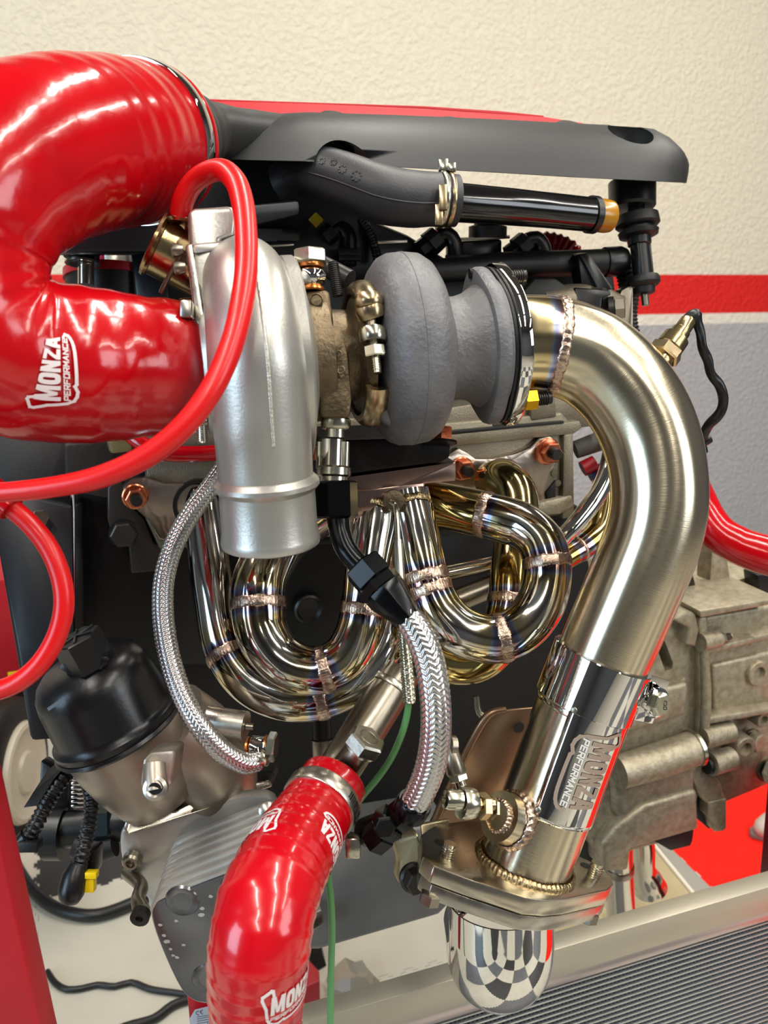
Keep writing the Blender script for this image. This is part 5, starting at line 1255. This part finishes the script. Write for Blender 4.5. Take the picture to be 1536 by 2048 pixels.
# ------------------------------------------------------------------ heat shield and brackets behind
t = thing('heat_shield', 'copper tinted steel shield plate with a drilled hole behind the downpipe', 'shield', P(940, 1680, .82))
prism('shield_plate', [P(976, 1432, .80), P(1012, 1420, .80), P(1120, 1412, .80), P(1060, 1560, .81), (P(1010, 1690, .82)), P(846, 1690, .82), P(858, 1650, .82), P(930, 1520, .81)], EN * .003, m_coppl, t, bevel=.0008)
lathe('drilled_hole', [(0, .0052), (-.0004, .0052), (-.0005, .0002)], P(1038, 1455, .7975), EN, m_dark, t, n=24)
pa = Path([(862, 1662, .80, 9), (905, 1560, .80, 9), (968, 1440, .795, 9), (985, 1424, .795, 8), (1012, 1419, .795, 6)]); tube('rolled_edge', pa, m_coppl, t, n=14)
pa = Path([(952, 1392, .80, 6), (958, 1425, .80, 7), (975, 1440, .797, 8)]); tube('edge_tail', pa, m_bolt, t, n=12)
t = thing('flange_bracket', 'folded steel bracket with hex bolt left of the downpipe flange', 'bracket', P(820, 1790, .74))
m_brkt = M('dull_bracket_steel', (160, 148, 120), .9, .34, bump=(90, .1, 3))
prism('bracket_sheet', [P(782, 1682, .74), P(838, 1664, .73), P(842, 1700, .725), P(850, 1750, .725), P(836, 1785, .73), P(812, 1786, .735), P(792, 1760, .74), P(798, 1722, .74)], EN * .012, m_brkt, t, bevel=.004, seg=3)
prism('bracket_fold', [P(842, 1650, .745), P(900, 1640, .76), P(888, 1690, .75), P(848, 1700, .735)], EN * .004, m_brkt, t, bevel=.001)
lathe('bolt_washer', [(0, .0125), (-.004, .0125), (-.006, .0105)], P(826, 1754, .722), CD(-.3, -.1, 1), m_boltd, t)
hexa('hex_bolt', P(827, 1755, .718), CD(.35, -.1, -1), .0105, .012, m_boltd, t)
# ------------------------------------------------------------------ oxygen sensor
t = thing('oxygen_sensor', 'brass coloured oxygen sensor screwed into the outside of the downpipe bend', 'sensor', P(1330, 715, .70))
s0 = P(1316, 726, .702); sd = (P(1384, 632, .712) - s0); sn = sd.normalized(); u = .70 / F
lathe('bung', [(-16 * u, 26 * u), (8 * u, 26 * u), (10 * u, 22 * u), (20 * u, 22 * u)], s0, sn, m_gold, t)
hexa('hex_body', s0 + sn * 16 * u, sn, 34 * u, 24 * u, m_brass, t)
lathe('sensor_barrel', [(38 * u, 25 * u), (42 * u, 28 * u), (68 * u, 27 * u), (72 * u, 20 * u), (88 * u, 19 * u), (90 * u, 17 * u), (114 * u, 16 * u), (118 * u, 14 * u)], s0, sn, m_gold, t)
pa = Path([(1378, 640, .712, 13), (1390, 630, .713, 14), (1396, 645, .714, 10), (1402, 680, .715, 9), (1412, 712, .72, 10), (1420, 740, .725, 9), (1438, 772, .73, 10), (1448, 798, .735, 10), (1436, 830, .74, 10), (1412, 858, .75, 10), (1400, 880, .76, 9)], step=.002)
tube('sensor_lead', pa, m_black, t, n=16, disp=lambda s, a: .0006 * math.sin(s * 260 + 2 * math.sin(a)) )
tube('lead_plug', Path([(1398, 876, .758, 10), (1400, 892, .762, 13), (1404, 905, .765, 12)]), m_black, t, n=14)
tube('plug_clip', Path([(1400, 890, .76, 8), (1412, 880, .76, 11), (1420, 876, .76, 10)]), m_black, t, n=14)
# ------------------------------------------------------------------ red silicone hoses
t = thing('intake_hose', 'huge glossy red silicone intake hose bending at the upper left', 'hose', P(100, 880, .58))
IH = Path([(296, 287, .712, 149), (262, 287, .688, 155), (200, 289, .645, 164), (130, 297, .605, 172), (50, 322, .57, 180), (-40, 385, .545, 184), (-90, 490, .54, 184), (-75, 600, .545, 176), (-20, 680, .555, 168), (60, 718, .57, 163), (140, 729, .583, 158), (220, 733, .597, 149), (300, 735, .613, 138), (372, 736, .63, 131)], step=.004)
tube('hose_body', IH, m_sil, t, n=72, wall=.004, disp=lambda s, a: .00035 * math.sin(s * 120) + .0003 * math.sin(s * 310 + 2 * math.sin(a)))
ac = IH.near(277, 287)
band('hose_clamp', IH, ac, .014, .0016, m_chrome, t, n=80)
band('end_lip', IH, IH.near(295, 287) , .006, .0008, m_sil, t, n=80)
t = thing('inlet_clamp', 'bright steel clamp band at the compressor inlet', 'clamp', P(385, 860, .63))
o_, x_ = TP(sx(376)), TX
ring('clamp_band', [(-.0005, .0478), (-.0005, .0494), (.009, .0494), (.009, .0478)], o_, x_, m_chrome, t, n=64)
box('screw_housing', P(376, 622, .59), CR * .004, CU * .006, CF * .008, m_mach, t, bevel=.0015)
# wastegate actuator
t = thing('wastegate_actuator', 'gold zinc wastegate actuator canister behind the compressor', 'actuator', P(320, 560, .66))
a0 = P(303, 484, .645); ad = CD(.86, -.40, .30); u = .645 / F
lathe('canister', [(0, 8 * u), (0, 58 * u), (4 * u, 63 * u), (14 * u, 64 * u), (16 * u, 61 * u), (120 * u, 61 * u), (124 * u, 50 * u)], a0, ad, m_gold, t, n=48)
ring('rolled_seam', [(2 * u, 61 * u), (2 * u, 66 * u), (8 * u, 68 * u), (13 * u, 66 * u), (13 * u, 61 * u)], a0, ad, m_gold, t, n=48)
lathe('hose_nipple', [(-14 * u, 16 * u), (0, 17 * u), (6 * u, 24 * u), (14 * u, 26 * u), (20 * u, 22 * u)], P(361, 424, .628), CD(-.1, -1, .1), m_gold, t, n=28)
tube('spring_clip', Path([(322, 586, .615, 5), (326, 576, .614, 5), (345, 540, .612, 5), (362, 512, .61, 5), (368, 500, .609, 5)], step=.003), m_bolt, t, n=10)
# vacuum hose over the compressor
t = thing('vacuum_hose', 'bright red thin hose arching over the compressor to the left edge', 'hose', P(100, 985, .52))
pa = Path([(360, 432, .626, 21), (366, 402, .622, 22), (385, 368, .618, 22), (412, 347, .612, 22), (443, 340, .604, 22), (470, 362, .592, 22.5), (485, 405, .578, 23), (492, 470, .56, 23), (492, 540, .545, 23.5), (483, 610, .532, 24), (463, 690, .522, 24), (425, 776, .515, 24), (368, 852, .512, 24), (300, 908, .512, 24), (200, 954, .514, 23), (100, 975, .518, 21), (0, 985, .524, 20), (-60, 988, .53, 20)])
tube('hose_body', pa, m_hose, t, n=32)
t = thing('hose_tee', 'red rubber tee sleeve at the left edge where the thin hoses meet', 'hose joint', P(0, 1020, .56))
tube('sleeve', Path([(-50, 960, .56, 30), (-12, 985, .56, 30), (24, 1016, .56, 30)], step=.006), m_sil, t, n=32, wall=.003)
t = thing('lower_vacuum_hose', 'red thin hose looping below the tee past the timing cover', 'hose', P(20, 1380, .57))
pa = Path([(-10, 995, .562, 20), (20, 1014, .562, 20), (60, 1048, .562, 20), (97, 1095, .562, 20), (122, 1155, .562, 20), (128, 1210, .562, 20), (115, 1268, .562, 20), (82, 1325, .562, 20), (35, 1365, .565, 20), (-20, 1385, .57, 20), (-60, 1392, .57, 20)])
tube('hose_body', pa, m_hose, t, n=32)
t = tag(tube('coolant_feed_hose', Path([(245, 858, .77, 15), (285, 888, .765, 16), (325, 905, .765, 16), (380, 908, .765, 16), (450, 905, .77, 16)]), m_sil, None, n=28), 'small dark red hose behind the compressor, above the left manifold nut', 'hose')
# left braided oil feed line
t = thing('oil_feed_line', 'slim braided steel oil line curving down in front of the oil filter', 'hose', P(500, 1530, .68))
pa = Path([(452, 930, .705, 18), (425, 968, .70, 18), (385, 1022, .69, 19), (350, 1085, .68, 19), (329, 1155, .672, 19.5), (326, 1225, .665, 20), (338, 1310, .655, 20.5), (364, 1390, .645, 20.5), (402, 1455, .64, 20.5), (445, 1502, .645, 20.5), (490, 1526, .655, 20), (516, 1522, .662, 19)], step=.0006)
braid('braided_hose', pa, m_braid, t, n=96, lay=16, pitch=.0032, amp=.0007)
u = .67 / F
lathe('hose_collar', [(-4 * u, 21 * u), (0, 23 * u), (8 * u, 22 * u), (10 * u, 18 * u)], pa.p[-1], CD(.3, .9, .2), m_zinc, t)
bo = P(494, 1490, .685); bd = CD(1, -.06, -.1)
lathe('banjo_eye', [(0, 20 * u), (4 * u, 24 * u), (30 * u, 24 * u), (36 * u, 20 * u)], P(500, 1495, .675), bd, m_chrome, t)
ring('copper_washer', [(0, 10 * u), (0, 22 * u), (4 * u, 22 * u), (4 * u, 10 * u)], P(494, 1495, .675), bd, m_copper, t)
ring('copper_washer', [(0, 10 * u), (0, 23 * u), (4 * u, 23 * u), (4 * u, 10 * u)], P(530, 1493, .675), bd, m_copper, t)
hexa('banjo_bolt', P(535, 1493, .675), bd, 30 * u, 18 * u, m_zinc, t)
tube('banjo_neck', Path([(516, 1522, .662, 17), (514, 1505, .668, 16)], step=.004), m_chrome, t, n=20)
# coolant steel pipe with hex plug
t = thing('coolant_steel_pipe', 'matte steel coolant pipe with hex plug feeding the lower red hose', 'pipe', P(650, 1600, .71))
pa = Path([(800, 1345, .775, 42), (775, 1385, .765, 43), (735, 1450, .745, 43), (690, 1520, .72, 43), (650, 1580, .70, 43), (630, 1610, .69, 43)])
tube('pipe', pa, m_bolt, t, n=44)
band('pipe_bead', pa, pa.near(778, 1380), .006, .0012, m_mach, t)
pb = Path([(672, 1560, .68, 30), (700, 1526, .675, 30), (722, 1496, .67, 30)]); tube('sensor_boss', pb, m_bolt, t, n=36)
pe, te, *_ = pb.at(pb.L)
hexa('hex_plug', pe, te, .0155, .012, m_mach, t)
ring('plug_recess', [(.0121, .0065), (.0124, .0072), (.0124, .0078), (.0121, .0082)], pe, te, m_bolt, t)
ring('plug_washer', [(-.001, .006), (-.001, .0135), (.0012, .0135), (.0012, .006)], pe, te, m_mach, t)
# lower red hose
t = thing('lower_intercooler_hose', 'ribbed glossy red silicone elbow hose at the bottom centre', 'hose', P(510, 2040, .56))
LH = Path([(668, 1562, .672, 66), (652, 1590, .662, 70), (628, 1628, .645, 75), (596, 1680, .618, 84), (562, 1740, .588, 92), (534, 1808, .562, 99), (520, 1880, .553, 101), (514, 1960, .562, 97), (512, 2030, .578, 90), (512, 2110, .60, 84)], step=.002)
def ribf(s, a):
    q = (s / .0125 + .06 * math.sin(a)) % 1.0
    return .0007 * (1 - q) + (.0003 if q < .2 else 0)
tube('hose_body', LH, m_sil_rib, t, n=72, disp=ribf, angle=60)
p_, tt, nn, bb_, r_ = LH.at(.001)
ring('hose_mouth', [(-.004, r_ - .004), (-.004, r_ - .001), (-.002, r_ + .0005), (.002, r_ + .0005), (.002, r_ - .004)], p_, tt, m_sil_rib, t, n=64)
ca = LH.near(642, 1606)
clb = band('hose_clamp', LH, ca, .0125, .0024, m_mach, t, n=80)
for k in range(13):
    s_, g_ = LH.inv(686 + k * 1.1, 1607 + k * 4.0)
    p = LH.surf(ca, g_ + k * .0, .0031); n_ = (p - LH.at(ca)[0]).normalized(); T_ = LH.at(ca)[1]
    box('clamp_slot', p, T_ * .0028, n_ * .0004, T_.cross(n_) * .0005, m_boltd, clb, bevel=0)
box('clamp_screw', P(706, 1690, .66), CR * .006, CU * .008, CF * .008, m_zinc, t, bevel=.002)
lathe('lower_clamp', [(0, .0305), (.0008, .0315), (.014, .0315), (.015, .0305)], LH.at(LH.near(512, 2062))[0] - LH.at(LH.near(512, 2062))[1] * .004, LH.at(LH.near(512, 2062))[1], m_chrome, t, n=64)
# ------------------------------------------------------------------ printed and etched lettering
def quad(b, c, pf, nu=5, nv=5):
    v = []; f = []
    for i in range(nu + 1):
        for j in range(nv + 1):
            s, t_ = i / nu, j / nv
            x = (c[0][0] * (1 - s) + c[1][0] * s) * (1 - t_) + (c[3][0] * (1 - s) + c[2][0] * s) * t_
            y = (c[0][1] * (1 - s) + c[1][1] * s) * (1 - t_) + (c[3][1] * (1 - s) + c[2][1] * s) * t_
            v.append(pf(x, y))
    for i in range(nu):
        for j in range(nv): f.append((i * (nv + 1) + j, (i + 1) * (nv + 1) + j, (i + 1) * (nv + 1) + j + 1, i * (nv + 1) + j + 1))
    b.add(v, f)
H = .358
def big(ch, x0, x1):
    w = x1 - x0; X = lambda a: x0 + a * w; Q = []
    if ch == 'M':
        Q = [[(0, 0), (.27, 0), (.27, 1), (0, 1)], [(.73, 0), (1, 0), (1, 1), (.73, 1)], [(.10, 1), (.33, 1), (.60, .12), (.40, .12)], [(.67, 1), (.90, 1), (.60, .12), (.40, .12)]]
    elif ch == 'N':
        Q = [[(0, 0), (.34, 0), (.34, 1), (0, 1)], [(.66, 0), (1, 0), (1, 1), (.66, 1)], [(.0, 1), (.38, 1), (1, 0), (.62, 0)]]
    elif ch == 'Z':
        Q = [[(0, .78), (1, .78), (1, 1), (0, 1)], [(0, 0), (1, 0), (1, .22), (0, .22)], [(0, .2), (.38, .2), (1, .8), (.62, .8)]]
    elif ch == 'A':
        Q = [[(0, 0), (.32, 0), (.62, 1), (.26, 1)], [(.68, 0), (1, 0), (.74, 1), (.38, 1)], [(.2, .18), (.8, .18), (.7, .42), (.3, .42)], [(.36, .75), (.64, .75), (.7, 1), (.3, 1)]]
    elif ch == 'O':
        n = 36
        def outer(k):
            a = 2 * math.pi * k / n; c, s = math.cos(a), math.sin(a)
            return .5 + .5 * math.copysign(abs(c) ** .55, c), .5 + .5 * math.copysign(abs(s) ** .7, s)
        def inner(k):
            a = 2 * math.pi * k / n; c, s = math.cos(a), math.sin(a)
            return .5 + .12 * math.copysign(abs(c) ** .4, c), .5 + .27 * math.copysign(abs(s) ** .6, s)
        Q = [[outer(k), outer(k + 1), inner(k + 1), inner(k)] for k in range(n)]
    return [[(X(a), b * H) for a, b in q] for q in Q]
SM = {'P': [[(0, 0), (0, 1), (1, 1), (1, .45), (0, .45)]], 'E': [[(1, 1), (0, 1), (0, 0), (1, 0)], [(0, .5), (.85, .5)]], 'R': [[(0, 0), (0, 1), (1, 1), (1, .45), (0, .45)], [(.45, .45), (1, 0)]],
      'F': [[(1, 1), (0, 1), (0, 0)], [(0, .5), (.85, .5)]], 'O': [[(0, 0), (0, 1), (1, 1), (1, 0), (0, 0)]], 'M': [[(0, 0), (0, 1), (.5, .35), (1, 1), (1, 0)]], 'A': [[(0, 0), (.5, 1), (1, 0)], [(.25, .32), (.75, .32)]],
      'N': [[(0, 0), (0, 1), (1, 0), (1, 1)]], 'C': [[(1, 1), (0, 1), (0, 0), (1, 0)]]}
OUT = [(.04, .362), (.016, .437), (-.016, .445), (-.15, .378), (-.15, .33), (-.079, .165), (-.065, .04), (-.047, -.087), (-.008, -.18), (.063, -.22), (.142, -.232), (.236, -.197), (.268, -.22), (.40, -.226), (.535, -.228), (.66, -.229), (.77, -.228), (.86, -.22), (.93, -.205), (.985, -.18), (1.02, -.15), (1.043, -.094), (1.0, -.063)]
def stroke(b, ln, wd, pf):
    for (x0, y0), (x1, y1) in zip(ln, ln[1:]):
        l = math.hypot(x1 - x0, y1 - y0) or 1e-6; tx, ty = (x1 - x0) / l, (y1 - y0) / l; e = wd * .45
        x0_, y0_, x1_, y1_ = x0 - tx * e, y0 - ty * e, x1 + tx * e, y1 + ty * e
        nx, ny = -ty * wd / 2, tx * wd / 2
        quad(b, [(x0_ + nx, y0_ + ny), (x1_ + nx, y1_ + ny), (x1_ - nx, y1_ - ny), (x0_ - nx, y0_ - ny)], pf, max(2, int(l / .04)), 1)
def logo(pf, mat, parent, small=None, shear=0.0):
    b = Buf()
    for ch, a, c in (('M', 0, .248), ('O', .268, .449), ('N', .462, .634), ('Z', .655, .812), ('A', .82, 1.0)):
        for q in big(ch, a, c): quad(b, q, pf)
    b.build('large_lettering', mat, parent, angle=80)
    b = Buf(); word = 'PERFORMANCE'; cw = 1.0 / len(word)
    for i, ch in enumerate(word):
        for ln in SM[ch]:
            stroke(b, [(i * cw + .012 + x * cw * .68 + (y - .5) * .012, -.125 + y * .075) for x, y in ln], .021, pf)
    b.build('small_lettering', small or mat, parent, angle=80)
    b = Buf(); stroke(b, OUT, .048, pf); b.build('circuit_outline', mat, parent, angle=80)
def tube_logo(pa, a, b, up, mat, parent, off=.0009, small=None, wmul=1.0):
    """baseline from pixel a to pixel b on the tube; up = +1 or -1 picks the side of the letters"""
    s0, g0 = pa.inv(*a); s1, g1 = pa.inv(*b)
    r = (pa.at(s0)[4] + pa.at(s1)[4]) / 2
    dg = (g1 - g0 + math.pi) % (2 * math.pi) - math.pi
    vx = (s1 - s0, dg * r); l = math.hypot(*vx)
    n_ = (-vx[1] / l * up, vx[0] / l * up)
    def pf(x, y):
        ds = vx[0] * x + n_[0] * y * l; da = vx[1] * x + n_[1] * y * l
        return pa.surf(s0 + ds, g0 + da / r, off)
    logo(pf, mat, parent, small)
def upsign(pa, a, b, c):
    """sign so that the letters rise towards pixel c"""
    s0, g0 = pa.inv(*a); s1, g1 = pa.inv(*b); s2, g2 = pa.inv(*c); r = pa.at(s0)[4]
    w_ = lambda q: ((q + math.pi) % (2 * math.pi) - math.pi) * r
    vx = (s1 - s0, w_(g1 - g0)); vc = (s2 - s0, w_(g2 - g0))
    return 1 if vx[0] * vc[1] - vx[1] * vc[0] > 0 else -1
ihb = bpy.data.objects['intake_hose'].children[0]
A_, B_ = (120, 804), (119, 673); tube_logo(IH, A_, B_, upsign(IH, A_, B_, (75, 740)), m_white, ihb, off=.0016)
A_, B_ = (688, 1748), (646, 1643)
lhb = bpy.data.objects['lower_intercooler_hose'].children[0]
s_, g_ = LH.inv(645, 1640)
A2, B2 = (690, 1715), (640, 1625)
def ring_logo(pa, px_end, length, toward, mat, parent, off=.0009, end=1):
    """lettering running around the hose; px_end is where the last letter's foot sits"""
    s1, g1 = pa.inv(*px_end); r = pa.at(s1)[4]; st_, gt = pa.inv(*toward)
    w_ = lambda q: ((q + math.pi) % (2 * math.pi) - math.pi)
    dirg = 1 if w_(g1 - gt) > 0 else -1        # from 'toward' (start side) to the end
    sa = LH.near(*px_end)
    def pf(x, y): return pa.surf(s1 + y * length * end, g1 + dirg * (x - 1) * length / r, off)
    logo(pf, mat, parent)
ring_logo(LH, (648, 1636), .038, (690, 1690), m_white, lhb, end=1)
def ring_logo2(pa, px_start, length, toward, mat, parent, off=.0009, end=1, tilt=0.0):
    s1, g1 = pa.inv(*px_start); r = pa.at(s1)[4]; st_, gt = pa.inv(*toward)
    w_ = lambda q: ((q + math.pi) % (2 * math.pi) - math.pi)
    dirg = 1 if w_(gt - g1) > 0 else -1
    def pf(x, y): return pa.surf(s1 + y * length * end + x * length * tilt, g1 + dirg * x * length / r, off)
    logo(pf, mat, parent)
ring_logo2(LH, (540, 2030), .037, (580, 1990), m_white, lhb, end=-1)
ring_logo2(LH, (552, 1632), .037, (520, 1660), m_white, lhb, end=1)
# etched emblem on the downpipe plate
m_etch = M('etched_grey', (168, 148, 132), .3, .55)
m_etch2 = M('etched_silver', (226, 222, 216), .1, .5)
A_, B_ = (1187, 1481), (1133, 1618)
tube_logo(DP, A_, B_, upsign(DP, A_, B_, (1225, 1500)), m_etch, bpy.data.objects['emblem_plate'], off=.0022, small=m_etch2)
